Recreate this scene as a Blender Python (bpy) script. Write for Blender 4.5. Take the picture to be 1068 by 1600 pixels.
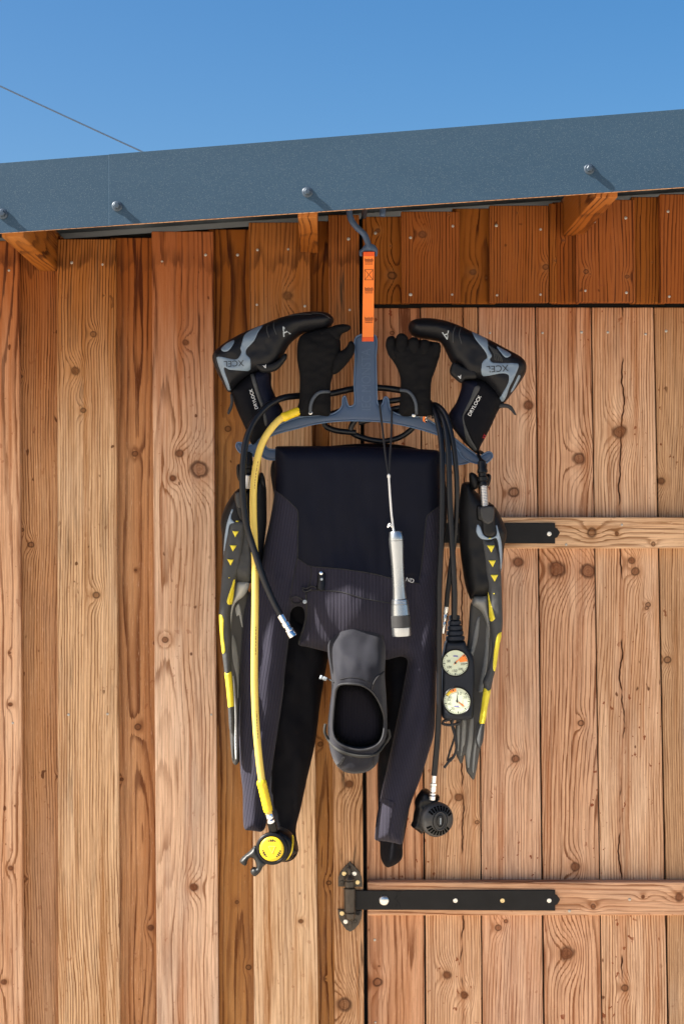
import bpy, bmesh, math, random
import numpy as np
from mathutils import Vector, Matrix, noise as mnoise
from mathutils.geometry import delaunay_2d_cdt

for o in list(bpy.data.objects):
    bpy.data.objects.remove(o)
scene = bpy.context.scene
COL = scene.collection

# ------------------------------------------------------------------ camera
# wall plane is y = 0, d = distance of a thing in front of the wall (y = -d)
D, FPX, CX, CY, ZC = 3.83, 2681.0, 505.0, 822.0, 1.60
cam = bpy.data.cameras.new("camera"); camo = bpy.data.objects.new("camera", cam); COL.objects.link(camo)
cam.sensor_fit = 'HORIZONTAL'; cam.sensor_width = 36.0
cam.lens = FPX / 1068.0 * 36.0
cam.shift_x = (534 - CX) / 1068.0
cam.shift_y = (CY - 800) / 1068.0
cam.clip_start = 0.05; cam.clip_end = 3000
camo.location = (0, -D, ZC); camo.rotation_euler = (math.radians(90), 0, 0)
scene.camera = camo

# ------------------------------------------------------------------ sky + sun
SUN = Vector((-4.4, -1.0, 3.65)).normalized()          # direction towards the sun
elev = math.asin(SUN.z); azim = math.atan2(SUN.x, SUN.y)
world = bpy.data.worlds.new("World"); scene.world = world; world.use_nodes = True
wn = world.node_tree.nodes; wl = world.node_tree.links
sky = wn.new('ShaderNodeTexSky'); sky.sky_type = 'NISHITA'; sky.sun_disc = False
sky.sun_elevation = elev; sky.sun_rotation = azim
sky.altitude = 0; sky.air_density = 0.86; sky.dust_density = 2.4; sky.ozone_density = 2.0
bg = wn['Background']; bg.inputs['Strength'].default_value = 0.05
hs = wn.new('ShaderNodeHueSaturation'); hs.inputs['Hue'].default_value = 0.498; hs.inputs['Saturation'].default_value = 1.40       # clear, polarised-looking blue
wl.new(sky.outputs[0], hs.inputs['Color']); wl.new(hs.outputs[0], bg.inputs['Color'])
sl = bpy.data.lights.new("sun", 'SUN'); sl.energy = 5.0; sl.angle = math.radians(0.53); sl.color = (1.0, 0.94, 0.85)
so = bpy.data.objects.new("sun", sl); COL.objects.link(so)
so.rotation_euler = SUN.to_track_quat('Z', 'Y').to_euler(); so.location = (-4, -3, 6)
vs = scene.view_settings
vs.view_transform = 'Standard'; vs.look = 'None'; vs.gamma = 1.0; vs.use_curve_mapping = False
vs.exposure = 1.83

# ------------------------------------------------------------------ node helper
class NB:
    def __init__(s, name):
        s.mat = bpy.data.materials.new(name); s.mat.use_nodes = True
        s.t = s.mat.node_tree; s.b = s.t.nodes['Principled BSDF']
    def node(s, typ, **kw):
        n = s.t.nodes.new(typ)
        for k, v in kw.items(): setattr(n, k, v)
        return n
    def put(s, sock, v):
        if v is None: return
        if isinstance(v, bpy.types.NodeSocket): s.t.links.new(v, sock)
        else:
            if isinstance(v, (tuple, list)) and len(v) == 3 and sock.type == 'RGBA': v = (*v, 1)
            sock.default_value = v
    def m(s, op, a, b=None, c=None):
        n = s.node('ShaderNodeMath', operation=op)
        for i, v in enumerate((a, b, c)): s.put(n.inputs[i], v)
        return n.outputs[0]
    def vm(s, op, a, b=None, scale=None):
        n = s.node('ShaderNodeVectorMath', operation=op)
        s.put(n.inputs[0], a); s.put(n.inputs[1], b)
        if scale is not None: s.put(n.inputs['Scale'], scale)
        return n.outputs['Value' if op in ('LENGTH', 'DOT_PRODUCT', 'DISTANCE') else 'Vector']
    def xyz(s, x, y, z):
        n = s.node('ShaderNodeCombineXYZ')
        for i, v in enumerate((x, y, z)): s.put(n.inputs[i], v)
        return n.outputs[0]
    def sep(s, v):
        n = s.node('ShaderNodeSeparateXYZ'); s.put(n.inputs[0], v); return n.outputs
    def noise(s, v, scale, detail=2.0, rough=0.5, dist=0.0, out='Fac'):
        n = s.node('ShaderNodeTexNoise'); s.put(n.inputs['Vector'], v)
        s.put(n.inputs['Scale'], scale); s.put(n.inputs['Detail'], detail)
        s.put(n.inputs['Roughness'], rough); s.put(n.inputs['Distortion'], dist)
        return n.outputs[out]
    def sm(s, v, a, b, t0=0.0, t1=1.0):
        n = s.node('ShaderNodeMapRange', interpolation_type='SMOOTHSTEP')
        s.put(n.inputs[0], v); s.put(n.inputs[1], a); s.put(n.inputs[2], b); s.put(n.inputs[3], t0); s.put(n.inputs[4], t1)
        return n.outputs[0]
    def mix(s, f, a, b, mode='MIX'):
        n = s.node('ShaderNodeMix', data_type='RGBA', blend_type=mode)
        s.put(n.inputs[0], f); s.put(n.inputs[6], a); s.put(n.inputs[7], b)
        return n.outputs[2]
    def attr(s, name, vec=False):
        n = s.node('ShaderNodeAttribute', attribute_type='OBJECT', attribute_name=name)
        return n.outputs['Vector' if vec else 'Fac']
    def obj(s):
        return s.node('ShaderNodeTexCoord').outputs['Object']
    def bump(s, h, strength, dist):
        n = s.node('ShaderNodeBump'); s.put(n.inputs['Height'], h)
        n.inputs['Strength'].default_value = strength; n.inputs['Distance'].default_value = dist
        s.t.links.new(n.outputs[0], s.b.inputs['Normal'])
    def set(s, **kw):
        for k, v in kw.items(): s.put(s.b.inputs[k.replace('_', ' ')], v)
        return s.mat

# ------------------------------------------------------------------ wood
def wood_material(name, knots=6):
    b = NB(name); p = b.obj(); x, y, z = b.sep(p)
    seed = b.attr('seed'); ring = b.attr('ring', True); cx, cy, fr = b.sep(ring)
    tone = b.attr('tone'); con = b.attr('contrast')
    sv = b.xyz(seed, b.m('MULTIPLY', seed, 1.7), b.m('MULTIPLY', seed, 3.1))
    zl = b.vm('ADD', b.xyz(b.m('MULTIPLY', x, 0.6), 0.0, z), sv)
    w1 = b.m('SUBTRACT', b.noise(zl, 1.3, 1.0), 0.5)
    w2 = b.m('SUBTRACT', b.noise(b.vm('ADD', zl, (5.2, 1.3, 9.1)), 1.0, 1.5), 0.5)
    w3 = b.m('SUBTRACT', b.noise(b.vm('ADD', b.xyz(b.m('MULTIPLY', x, 3.0), 0.0, z), sv), 7.0, 2.0), 0.5)
    xx = b.m('ADD', b.m('SUBTRACT', x, cx), b.m('ADD', b.m('MULTIPLY', w1, 0.055), b.m('MULTIPLY', w3, 0.008)))
    yy = b.m('ADD', cy, b.m('MULTIPLY', w2, 0.16))
    R = b.m('SQRT', b.m('ADD', b.m('MULTIPLY', xx, xx), b.m('MULTIPLY', yy, yy)))
    core = None; rim = None; halo_k = None; krings = None
    jit = b.m('MULTIPLY', b.m('SUBTRACT', b.noise(b.vm('MULTIPLY', p, (1.0, 1.0, 0.6)), 55.0, 3.0), 0.5), 0.75)
    for i in range(knots):
        kv = b.attr('k%d' % i, True); kx, kz, kr = b.sep(kv)
        dx = b.m('DIVIDE', b.m('SUBTRACT', x, kx), kr); dz = b.m('DIVIDE', b.m('SUBTRACT', z, kz), kr)
        d2 = b.m('ADD', b.m('MULTIPLY', dx, dx), b.m('MULTIPLY', b.m('MULTIPLY', dz, dz), 0.45))
        R = b.m('ADD', R, b.m('MULTIPLY', b.m('MULTIPLY', kr, 1.7), b.m('EXPONENT', b.m('MULTIPLY', d2, -0.30))))
        dd = b.m('ADD', b.m('SQRT', b.m('ADD', b.m('MULTIPLY', dx, dx), b.m('MULTIPLY', b.m('MULTIPLY', dz, dz), 1.25))), jit)
        c = b.sm(dd, 0.86, 0.62); r_ = b.m('MULTIPLY', b.sm(dd, 1.15, 0.80), b.sm(dd, 0.48, 0.74))
        ha = b.sm(dd, 2.6, 0.8); ri = b.m('MULTIPLY', c, b.m('ADD', 0.5, b.m('MULTIPLY', b.m('SINE', b.m('MULTIPLY', dd, 19.0)), 0.5)))
        halo_k = ha if halo_k is None else b.m('MAXIMUM', halo_k, ha); krings = ri if krings is None else b.m('MAXIMUM', krings, ri)
        core = c if core is None else b.m('MAXIMUM', core, c)
        rim = r_ if rim is None else b.m('MAXIMUM', rim, r_)
    fib = b.noise(b.vm('ADD', b.vm('MULTIPLY', p, (420.0, 420.0, 9.0)), sv), 1.0, 3.0, 0.6)
    var = b.noise(b.vm('ADD', b.vm('MULTIPLY', p, (34.0, 34.0, 1.1)), sv), 1.0, 2.0)
    t = b.m('ADD', b.m('MULTIPLY', R, b.m('MULTIPLY', fr, 1.35)), b.m('ADD', b.m('MULTIPLY', b.m('SUBTRACT', fib, 0.5), 0.50), b.m('MULTIPLY', var, 1.7)))
    f = b.m('FRACT', t); idx = b.m('FLOOR', t)
    wnn = b.node('ShaderNodeTexWhiteNoise', noise_dimensions='1D'); b.put(wnn.inputs['W'], b.m('ADD', idx, seed))
    rv = wnn.outputs['Value']
    late = b.m('MULTIPLY', b.sm(f, b.m('ADD', 0.25, b.m('MULTIPLY', rv, 0.42)), 0.90), b.sm(f, 1.0, 0.92))
    late = b.m('MULTIPLY', late, b.m('ADD', 0.35, b.m('MULTIPLY', rv, 0.95)))
    late = b.m('MULTIPLY', late, b.sm(b.noise(b.vm('ADD', b.vm('MULTIPLY', p, (45.0, 45.0, 5.0)), b.vm('ADD', sv, (4.0, 4.0, 4.0))), 1.0, 3.0, 0.6), 0.30, 0.66, 0.35, 1.25))
    late = b.m('MINIMUM', b.m('MULTIPLY', late, b.m('MULTIPLY', con, 1.25)), 1.0)
    # colours
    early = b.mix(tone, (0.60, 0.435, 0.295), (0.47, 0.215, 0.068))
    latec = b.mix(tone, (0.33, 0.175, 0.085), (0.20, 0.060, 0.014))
    col = b.mix(late, early, latec)
    big = b.noise(b.vm('ADD', b.vm('MULTIPLY', p, (9.0, 9.0, 1.6)), sv), 1.0, 3.0, 0.55)
    col = b.mix(b.sm(big, 0.45, 0.8, 0.0, 0.5), col, (0.40, 0.19, 0.07), 'MIX')
    pal = b.noise(b.vm('ADD', b.vm('MULTIPLY', p, (26.0, 26.0, 2.6)), b.vm('ADD', sv, (7.0, 2.0, 4.0))), 1.0, 4.0, 0.6)
    col = b.mix(b.sm(pal, 0.46, 0.70, 0.0, 0.55), col, b.mix(tone, (0.62, 0.49, 0.37), (0.55, 0.30, 0.12)))
    strk = b.noise(b.vm('ADD', b.vm('MULTIPLY', p, (48.0, 48.0, 1.3)), b.vm('ADD', sv, (1.0, 6.0, 2.0))), 1.0, 3.0, 0.6)
    col = b.mix(b.sm(strk, 0.50, 0.72, 0.0, 0.65), col, (0.36, 0.145, 0.048))
    grey = b.noise(b.vm('ADD', b.vm('MULTIPLY', p, (14.0, 14.0, 2.2)), b.vm('ADD', sv, (3.0, 8.0, 1.0))), 1.0, 3.0)
    col = b.mix(b.m('MULTIPLY', b.sm(grey, 0.5, 0.75), b.attr('grey')), col, (0.36, 0.29, 0.235))
    col = b.mix(b.sm(fib, 0.28, 0.62, 0.42, 0.0), col, (0.24, 0.115, 0.050))
    flk = b.noise(b.vm('ADD', b.vm('MULTIPLY', p, (700.0, 700.0, 45.0)), sv), 1.0, 2.0, 0.7)
    col = b.mix(b.sm(flk, 0.60, 0.80, 0.0, 0.45), col, (0.70, 0.50, 0.34))
    col = b.mix(b.sm(flk, 0.40, 0.22, 0.0, 0.40), col, (0.20, 0.095, 0.040))
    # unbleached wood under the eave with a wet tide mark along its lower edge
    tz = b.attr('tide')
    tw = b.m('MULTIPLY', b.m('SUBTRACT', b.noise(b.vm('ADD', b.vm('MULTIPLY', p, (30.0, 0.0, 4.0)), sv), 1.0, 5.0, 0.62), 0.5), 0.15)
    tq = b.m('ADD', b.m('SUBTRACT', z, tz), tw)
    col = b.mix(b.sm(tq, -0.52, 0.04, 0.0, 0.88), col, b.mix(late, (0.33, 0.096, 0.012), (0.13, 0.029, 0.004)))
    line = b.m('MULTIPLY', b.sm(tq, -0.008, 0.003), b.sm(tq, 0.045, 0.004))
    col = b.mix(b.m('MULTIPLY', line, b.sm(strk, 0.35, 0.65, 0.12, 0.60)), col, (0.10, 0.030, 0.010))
    # resin specks and streaks
    sp = b.noise(b.vm('ADD', b.vm('MULTIPLY', p, (60.0, 60.0, 38.0)), sv), 1.0, 1.0)
    spm = b.m('MULTIPLY', b.m('MULTIPLY', b.sm(sp, 0.73, 0.78), 0.8), b.sm(b.noise(b.vm('ADD', b.vm('MULTIPLY', p, (8.0, 8.0, 3.0)), sv), 1.0, 1.0), 0.50, 0.60))
    col = b.mix(spm, col, (0.15, 0.050, 0.016))
    rs = b.noise(b.vm('ADD', b.vm('MULTIPLY', p, (75.0, 75.0, 50.0)), b.vm('ADD', sv, (2.0, 5.0, 8.0))), 1.0, 2.0, 0.6)
    rsm = b.m('MULTIPLY', b.m('MULTIPLY', b.sm(rs, 0.66, 0.70), b.attr('spots')), b.sm(b.noise(b.vm('ADD', b.vm('MULTIPLY', p, (12.0, 12.0, 4.0)), sv), 1.0, 2.0), 0.46, 0.58))
    col = b.mix(b.m('MULTIPLY', rsm, 0.85), col, (0.27, 0.078, 0.026))
    # one wandering crack / resin seam per board (crack = x, half width, on)
    cr = b.attr('crack', True); kx, kw, kon = b.sep(cr)
    wob = b.m('MULTIPLY', b.m('SUBTRACT', b.noise(b.xyz(0.0, seed, z), 5.0, 4.0, 0.65), 0.5), 0.045)
    cd = b.m('ABSOLUTE', b.m('SUBTRACT', b.m('ADD', x, wob), kx))
    gate = b.sm(b.noise(b.xyz(seed, 0.0, z), 9.0, 3.0), 0.42, 0.52)
    cm = b.m('MULTIPLY', b.m('MULTIPLY', b.sm(b.m('ADD', cd, b.m('MULTIPLY', jit, 0.002)), kw, b.m('MULTIPLY', kw, 0.3)), gate), kon)
    halo = b.m('MULTIPLY', b.m('MULTIPLY', b.sm(cd, b.m('MULTIPLY', kw, 4.5), 0.0), kon), 0.35)
    col = b.mix(halo, col, (0.36, 0.15, 0.06)); col = b.mix(cm, col, (0.085, 0.028, 0.010))
    # knots
    kn = b.noise(p, 140.0, 2.0); kv2 = b.noise(b.vm('ADD', p, sv), 9.0, 0.0)
    col = b.mix(b.m('MULTIPLY', halo_k, 0.30), col, (0.36, 0.155, 0.055))
    col = b.mix(b.m('MULTIPLY', core, b.sm(kv2, 0.3, 0.65, 0.35, 0.95)), col, b.mix(kn, (0.33, 0.14, 0.055), (0.13, 0.048, 0.020)))
    col = b.mix(b.m('MULTIPLY', krings, 0.22), col, (0.15, 0.055, 0.022))
    col = b.mix(b.m('MULTIPLY', rim, b.sm(kv2, 0.35, 0.65, 0.65, 0.30)), col, (0.085, 0.032, 0.014))
    # grime low down between rings
    gr = b.noise(b.vm('ADD', b.vm('MULTIPLY', p, (55.0, 55.0, 5.0)), sv), 1.0, 4.0, 0.65)
    col = b.mix(b.m('MULTIPLY', b.sm(gr, 0.54, 0.74), b.attr('grime')), col, (0.09, 0.06, 0.04))
    lum = b.vm('DOT_PRODUCT', col, (0.3, 0.5, 0.2))                                    # tonal contrast without shifting the hue
    gain = b.m('POWER', b.m('DIVIDE', lum, 0.265), 0.50)
    hsv = b.node('ShaderNodeHueSaturation'); b.put(hsv.inputs['Color'], b.vm('SCALE', col, None, gain))
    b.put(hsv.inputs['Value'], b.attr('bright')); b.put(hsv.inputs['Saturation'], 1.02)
    b.put(hsv.inputs['Hue'], b.m('ADD', 0.489, b.m('MULTIPLY', b.m('FRACT', b.m('MULTIPLY', seed, 7.13)), 0.014)))
    saw = b.noise(b.vm('MULTIPLY', p, (6.0, 6.0, 520.0)), 1.0, 1.0)
    h = b.m('ADD', b.m('MULTIPLY', fib, 0.8), b.m('MULTIPLY', saw, 0.35))
    b.bump(h, 0.6, 0.0009)
    return b.set(Base_Color=hsv.outputs[0], Roughness=b.sm(fib, 0.2, 0.8, 0.62, 0.85), Specular_IOR_Level=0.12)
WOOD = wood_material('larch_wood')

def plain(name, col, rough=0.5, metal=0.0, spec=0.5, var=0.15, scale=40.0, bumpd=0.0, bscale=300.0, coat=0.0, sheen=0.0):
    b = NB(name); p = b.obj()
    n = b.noise(p, scale, 3.0, 0.6)
    c2 = tuple(max(0, c * (1 - var)) for c in col); c3 = tuple(min(1, c * (1 + var)) for c in col)
    c = b.mix(n, c2, c3)
    n2 = b.noise(p, scale * 4, 3.0, 0.6)
    if bumpd: b.bump(b.noise(p, bscale, 2.0), 0.6, bumpd)
    b.set(Base_Color=c, Roughness=b.m('ADD', rough - 0.07, b.m('MULTIPLY', n2, 0.14)), Metallic=metal, Specular_IOR_Level=spec)
    if coat: b.set(Coat_Weight=coat)
    if sheen: b.set(Sheen_Weight=sheen, Sheen_Roughness=0.5)
    return b.mat

def ribbed(name, slant, col, hi, pitch=0.0068):
    b = NB(name); p = b.obj(); x, y, z = b.sep(p)
    u = b.m('ADD', x, b.m('MULTIPLY', z, slant))
    u = b.m('ADD', u, b.m('MULTIPLY', b.m('SUBTRACT', b.noise(p, 8.0, 2.0), 0.5), 0.004))
    f = b.m('FRACT', b.m('DIVIDE', u, pitch))
    ridge = b.m('ABSOLUTE', b.m('SUBTRACT', f, 0.5))
    g = b.sm(ridge, 0.36, 0.47)
    knit = b.noise(b.vm('MULTIPLY', p, (1.0, 1.0, 0.45)), 900.0, 2.0)
    c = b.mix(g, col, hi)
    c = b.mix(b.sm(knit, 0.35, 0.7, 0.0, 0.45), c, tuple(k * 1.7 for k in col))
    b.bump(b.m('ADD', b.m('MULTIPLY', b.sm(ridge, 0.2, 0.46), -1.0), b.m('MULTIPLY', knit, 0.35)), 0.6, 0.0008)
    return b.set(Base_Color=c, Roughness=0.85, Specular_IOR_Level=0.2, Sheen_Weight=0.05, Sheen_Roughness=0.5)

def roof_metal():
    b = NB('roof_coated_steel'); p = b.obj()
    vor = b.node('ShaderNodeTexVoronoi', feature='F1'); b.put(vor.inputs['Vector'], p); vor.inputs['Scale'].default_value = 620.0
    dots = b.m('MULTIPLY', b.sm(vor.outputs['Distance'], 0.30, 0.16), b.sm(b.noise(p, 300.0, 1.0), 0.35, 0.6))
    big = b.noise(b.vm('MULTIPLY', p, (1.0, 1.0, 3.0)), 5.0, 3.0)
    c = b.mix(big, (0.018, 0.043, 0.074), (0.024, 0.053, 0.088))
    c = b.mix(b.sm(b.noise(p, 260.0, 2.0), 0.45, 0.7, 0.0, 0.10), c, (0.045, 0.08, 0.105))
    c = b.mix(b.m('MULTIPLY', dots, 0.38), c, (0.25, 0.29, 0.31))
    b.bump(b.m('ADD', b.noise(p, 500.0, 2.0), b.m('MULTIPLY', big, 0.5)), 0.2, 0.0004)
    return b.set(Base_Color=c, Roughness=0.5, Metallic=0.0, Specular_IOR_Level=0.25)

M = {}
M['wood'] = WOOD
M['roof'] = roof_metal()
M['soffit'] = plain('galvanised_underside', (0.075, 0.09, 0.105), 0.75, 0.0, spec=0.15, var=0.6, scale=9)
M['bolt'] = plain('bolt_steel', (0.030, 0.048, 0.072), 0.42, 0.2, var=0.2)
M['nail'] = plain('nail_head', (0.42, 0.39, 0.35), 0.4, 0.8, var=0.25, scale=300)
M['gap'] = plain('dark_backing', (0.012, 0.010, 0.009), 0.9)  # near-black, so the gaps between boards look dark
M['hanger'] = plain('slate_blue_plastic', (0.042, 0.070, 0.128), 0.42, spec=0.35, var=0.12, scale=60, bumpd=0.0002)
M['hanger_rim_highlight'] = plain('slate_blue_rim_highlight', (0.066, 0.112, 0.19), 0.35, var=0.12, scale=60)  # paler than the frame: edge highlight put into the colour
M['hanger_text'] = plain('embossed_plastic', (0.054, 0.089, 0.152), 0.45, var=0.1)
M['orange'] = plain('orange_webbing', (0.90, 0.215, 0.030), 0.7, var=0.08, bumpd=0.0003, bscale=900)
M['orange_dark'] = plain('orange_webbing_fold', (0.70, 0.085, 0.010), 0.7, var=0.08)
M['print'] = plain('dark_print', (0.13, 0.030, 0.010), 0.8)
M['smooth'] = plain('navy_neoprene', (0.0030, 0.0040, 0.0105), 0.62, spec=0.126, var=0.2, scale=30, bumpd=0.00025, bscale=1200)
M['hood'] = plain('charcoal_neoprene', (0.0150, 0.0155, 0.0215), 0.72, spec=0.140, var=0.18, scale=60, bumpd=0.0003, bscale=1200, sheen=0.10)
M['legs'] = plain('black_neoprene', (0.0042, 0.0043, 0.0064), 0.75, spec=0.105, var=0.2, bumpd=0.0003, bscale=900)
M['lining'] = ribbed('ribbed_dark_lining', 0.0, (0.0022, 0.0019, 0.0055), (0.0030, 0.0026, 0.0070), 0.006)
M['rib_l'] = ribbed('ribbed_fabric_leaning', -0.16, (0.0135, 0.0128, 0.0225), (0.030, 0.028, 0.045), 0.0060)
M['rib_r'] = ribbed('ribbed_fabric_slanting', 0.24, (0.0135, 0.0128, 0.0225), (0.026, 0.024, 0.040), 0.0060)
M['rib_c'] = ribbed('ribbed_fabric_upright', 0.0, (0.0165, 0.0150, 0.0245), (0.008, 0.0075, 0.0125), 0.0072)
M['seam'] = plain('black_seam_tape', (0.007, 0.007, 0.009), 0.8)
M['seal'] = plain('grey_face_seal', (0.0120, 0.0125, 0.0160), 0.75, var=0.2, bumpd=0.0003)
M['seal_dull'] = plain('olive_grey_edge', (0.0210, 0.0205, 0.0180), 0.8, var=0.2)
M['rubber'] = plain('black_rubber', (0.0053, 0.0056, 0.0068), 0.5, spec=0.196, var=0.25, scale=50, bumpd=0.0003, bscale=500)
M['rubber_grey'] = plain('worn_grey_rubber', (0.040, 0.042, 0.044), 0.7, spec=0.35, var=0.3, scale=60, bumpd=0.0004, bscale=500)
M['reg_face'] = plain('scuffed_charcoal_plastic', (0.030, 0.030, 0.031), 0.40, spec=0.4, var=0.3, scale=90)
M['slot'] = plain('slot_black', (0.0015, 0.0015, 0.0015), 0.9, spec=0.05)
M['mouth'] = plain('soft_grey_rubber', (0.016, 0.017, 0.017), 0.45, spec=0.35, var=0.2)
M['glove'] = plain('black_glove_neoprene', (0.0060, 0.0060, 0.0068), 0.85, spec=0.084, var=0.2, bumpd=0.0003, bscale=1000)
M['glove_trim'] = plain('grey_glove_trim', (0.035, 0.045, 0.060), 0.7)
M['boot'] = plain('black_boot_rubber', (0.0040, 0.0045, 0.0068), 0.50, spec=0.210, var=0.25, scale=50, bumpd=0.0004, bscale=300)
M['boot_shaft'] = plain('black_boot_neoprene', (0.0028, 0.0031, 0.0050), 0.75, spec=0.098, var=0.2, bumpd=0.0003, bscale=900)
M['boot_navy'] = plain('navy_boot_neoprene', (0.0037, 0.0050, 0.0136), 0.7, spec=0.126, var=0.2, bumpd=0.0003, bscale=900)
M['boot_blue'] = plain('blue_grey_rubber', (0.135, 0.185, 0.245), 0.5, var=0.18, scale=60, bumpd=0.0003)
M['white'] = plain('white_print', (0.65, 0.66, 0.66), 0.7)
M['grey_print'] = plain('grey_print', (0.30, 0.34, 0.37), 0.7)
M['dark_print'] = plain('dark_letter_print', (0.012, 0.016, 0.022), 0.7)
M['red'] = plain('red_print', (0.50, 0.015, 0.03), 0.7)
M['hose'] = plain('black_hose_rubber', (0.0050, 0.0056, 0.0081), 0.33, spec=0.280, var=0.2, scale=80)
M['hose_y'] = plain('yellow_hose_rubber', (0.68, 0.49, 0.095), 0.45, var=0.10, scale=60)
M['yellow'] = plain('yellow_plastic', (0.70, 0.49, 0.012), 0.45, var=0.08, scale=60)
M['yellow_fin'] = plain('yellow_fin_rubber', (0.66, 0.55, 0.030), 0.55, var=0.10, scale=60)
M['blade'] = plain('grey_blade', (0.19, 0.195, 0.19), 0.5, var=0.15, scale=50)
M['blade_dark'] = plain('dark_blade_rib', (0.045, 0.044, 0.042), 0.55, var=0.2, scale=50)
M['blade_light'] = plain('pale_grey_blade_root', (0.38, 0.39, 0.385), 0.5, var=0.1)
M['fin_blue'] = plain('blue_grey_fin_trim', (0.20, 0.26, 0.33), 0.5, var=0.1)
M['chrome'] = plain('chromed_brass', (0.75, 0.75, 0.76), 0.16, 1.0, var=0.08)
M['steel'] = plain('brushed_spring_steel', (0.50, 0.50, 0.50), 0.32, 0.9, var=0.15)
M['alu'] = plain('brushed_aluminium', (0.38, 0.40, 0.42), 0.28, 0.95, var=0.02, scale=3)
M['black'] = plain('black_plastic', (0.0043, 0.0043, 0.0050), 0.38, spec=0.245, var=0.2, scale=80)
M['black_grey'] = plain('charcoal_plastic', (0.0340, 0.0340, 0.0350), 0.42, spec=0.245, var=0.2, scale=80)
M['console'] = plain('slate_rubber', (0.0112, 0.0143, 0.0211), 0.55, spec=0.210, var=0.2, scale=60, bumpd=0.0003)
M['dial'] = plain('pale_green_dial', (0.55, 0.60, 0.44), 0.4, var=0.06)
M['dial_orange'] = plain('orange_dial_zone', (0.85, 0.22, 0.03), 0.5)
M['iron'] = plain('black_coated_iron', (0.0081, 0.0081, 0.0090), 0.52, 0.0, spec=0.210, var=0.65, scale=28, bumpd=0.0003, bscale=400)
M['iron_worn'] = plain('worn_bronzed_iron', (0.050, 0.040, 0.031), 0.40, 0.4, var=0.55, scale=90, bumpd=0.0004, bscale=300)
M['zinc'] = plain('zinc_screw', (0.66, 0.66, 0.64), 0.28, 0.9, var=0.2, scale=300)
M['brass'] = plain('yellow_zinc_screw', (0.62, 0.50, 0.28), 0.32, 0.9, var=0.2, scale=300)
M['cord'] = plain('black_cord', (0.010, 0.010, 0.012), 0.7)
M['cord_w'] = plain('white_cord', (0.70, 0.70, 0.68), 0.7)
M['ground'] = None
# ------------------------------------------------------------------ geometry helpers
WORLD = {}                                   # world origin of every object made here
GO = 0.0                                     # extra stand-off of the hanging gear from the wall
def P(px, py, d):
    d += GO
    s = FPX / (D - d)
    return Vector(((px - CX) / s, -d, ZC - (py - CY) / s))
def px2m(n, d): return n * (D - d - GO) / FPX

def zoomer(x0, y0, sc):
    return lambda pts: [(x0 + u / sc, y0 + v / sc) for u, v in pts]
zA = zoomer(310, 460, 3.9556); zB = zoomer(540, 320, 3.56); zC = zoomer(320, 680, 4.0); zD = zoomer(560, 680, 4.0)
zE = zoomer(320, 1000, 4.0); zF = zoomer(560, 940, 3.6346); zG = zoomer(430, 860, 4.1077); zH = zoomer(700, 730, 5.34)
zI = zoomer(630, 490, 5.34); zJ = zoomer(480, 600, 4.45); zK = zoomer(360, 1180, 8.0); zL = zoomer(630, 1190, 11.867)
zM = zoomer(670, 950, 8.4222); zN = zoomer(530, 320, 6.6667); zO = zoomer(520, 1330, 10.68); zP = zoomer(330, 740, 7.2727)
zQ = zoomer(330, 940, 5.926); zR = zoomer(700, 1060, 8.89)

def root(name, loc, label, cat, group=None, kind=None):
    o = bpy.data.objects.new(name, None); COL.objects.link(o); o.location = loc; o.empty_display_size = 0.05
    o['label'] = label; o['category'] = cat
    if group: o['group'] = group
    if kind: o['kind'] = kind
    WORLD[o] = Vector(loc)
    return o

def link_mesh(name, me, mat, parent, origin):
    if mat is not None and not me.materials: me.materials.append(mat)
    o = bpy.data.objects.new(name, me); COL.objects.link(o)
    if parent is not None:
        o.parent = parent; o.location = Vector(origin) - WORLD[parent]
    else: o.location = origin
    WORLD[o] = Vector(origin)
    return o

def mk(name, verts, faces, mat, parent=None, origin=None, smooth=True, recalc=True, angle=None):
    if origin is None: origin = WORLD[parent] if parent is not None else Vector((0, 0, 0))
    origin = Vector(origin)
    me = bpy.data.meshes.new(name)
    me.from_pydata([tuple(Vector(v) - origin) for v in verts], [], faces)
    if recalc:
        bm = bmesh.new(); bm.from_mesh(me)
        bmesh.ops.recalc_face_normals(bm, faces=bm.faces); bm.to_mesh(me); bm.free()
    for p in me.polygons: p.use_smooth = smooth
    if smooth and angle: me.set_sharp_from_angle(angle=math.radians(angle))
    return link_mesh(name, me, mat, parent, origin)

def resample(pts, step, closed=True, curve=True):
    pts = [np.array(p, float) for p in pts]; n = len(pts); out = []
    rng = range(n if closed else n - 1)
    for i in rng:
        p1, p2 = pts[i], pts[(i + 1) % n]
        p0 = pts[i - 1] if (closed or i > 0) else 2 * p1 - p2
        p3 = pts[(i + 2) % n] if (closed or i + 2 < n) else 2 * p2 - p1
        L = np.linalg.norm(p2 - p1); k = max(1, int(round(L / step)))
        # limited tangents keep the curve from overshooting at corners
        m1 = (p2 - p0) * 0.5; m2 = (p3 - p1) * 0.5
        for m_ in (m1, m2):
            l = np.linalg.norm(m_)
            if l > L: m_ *= L / l
        for j in range(k):
            t = j / k
            if curve:
                t2, t3 = t * t, t * t * t
                q = (2*t3 - 3*t2 + 1) * p1 + (t3 - 2*t2 + t) * m1 + (-2*t3 + 3*t2) * p2 + (t3 - t2) * m2
            else: q = p1 + (p2 - p1) * t
            out.append(q)
    if not closed: out.append(pts[-1])
    return np.array(out)

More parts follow.
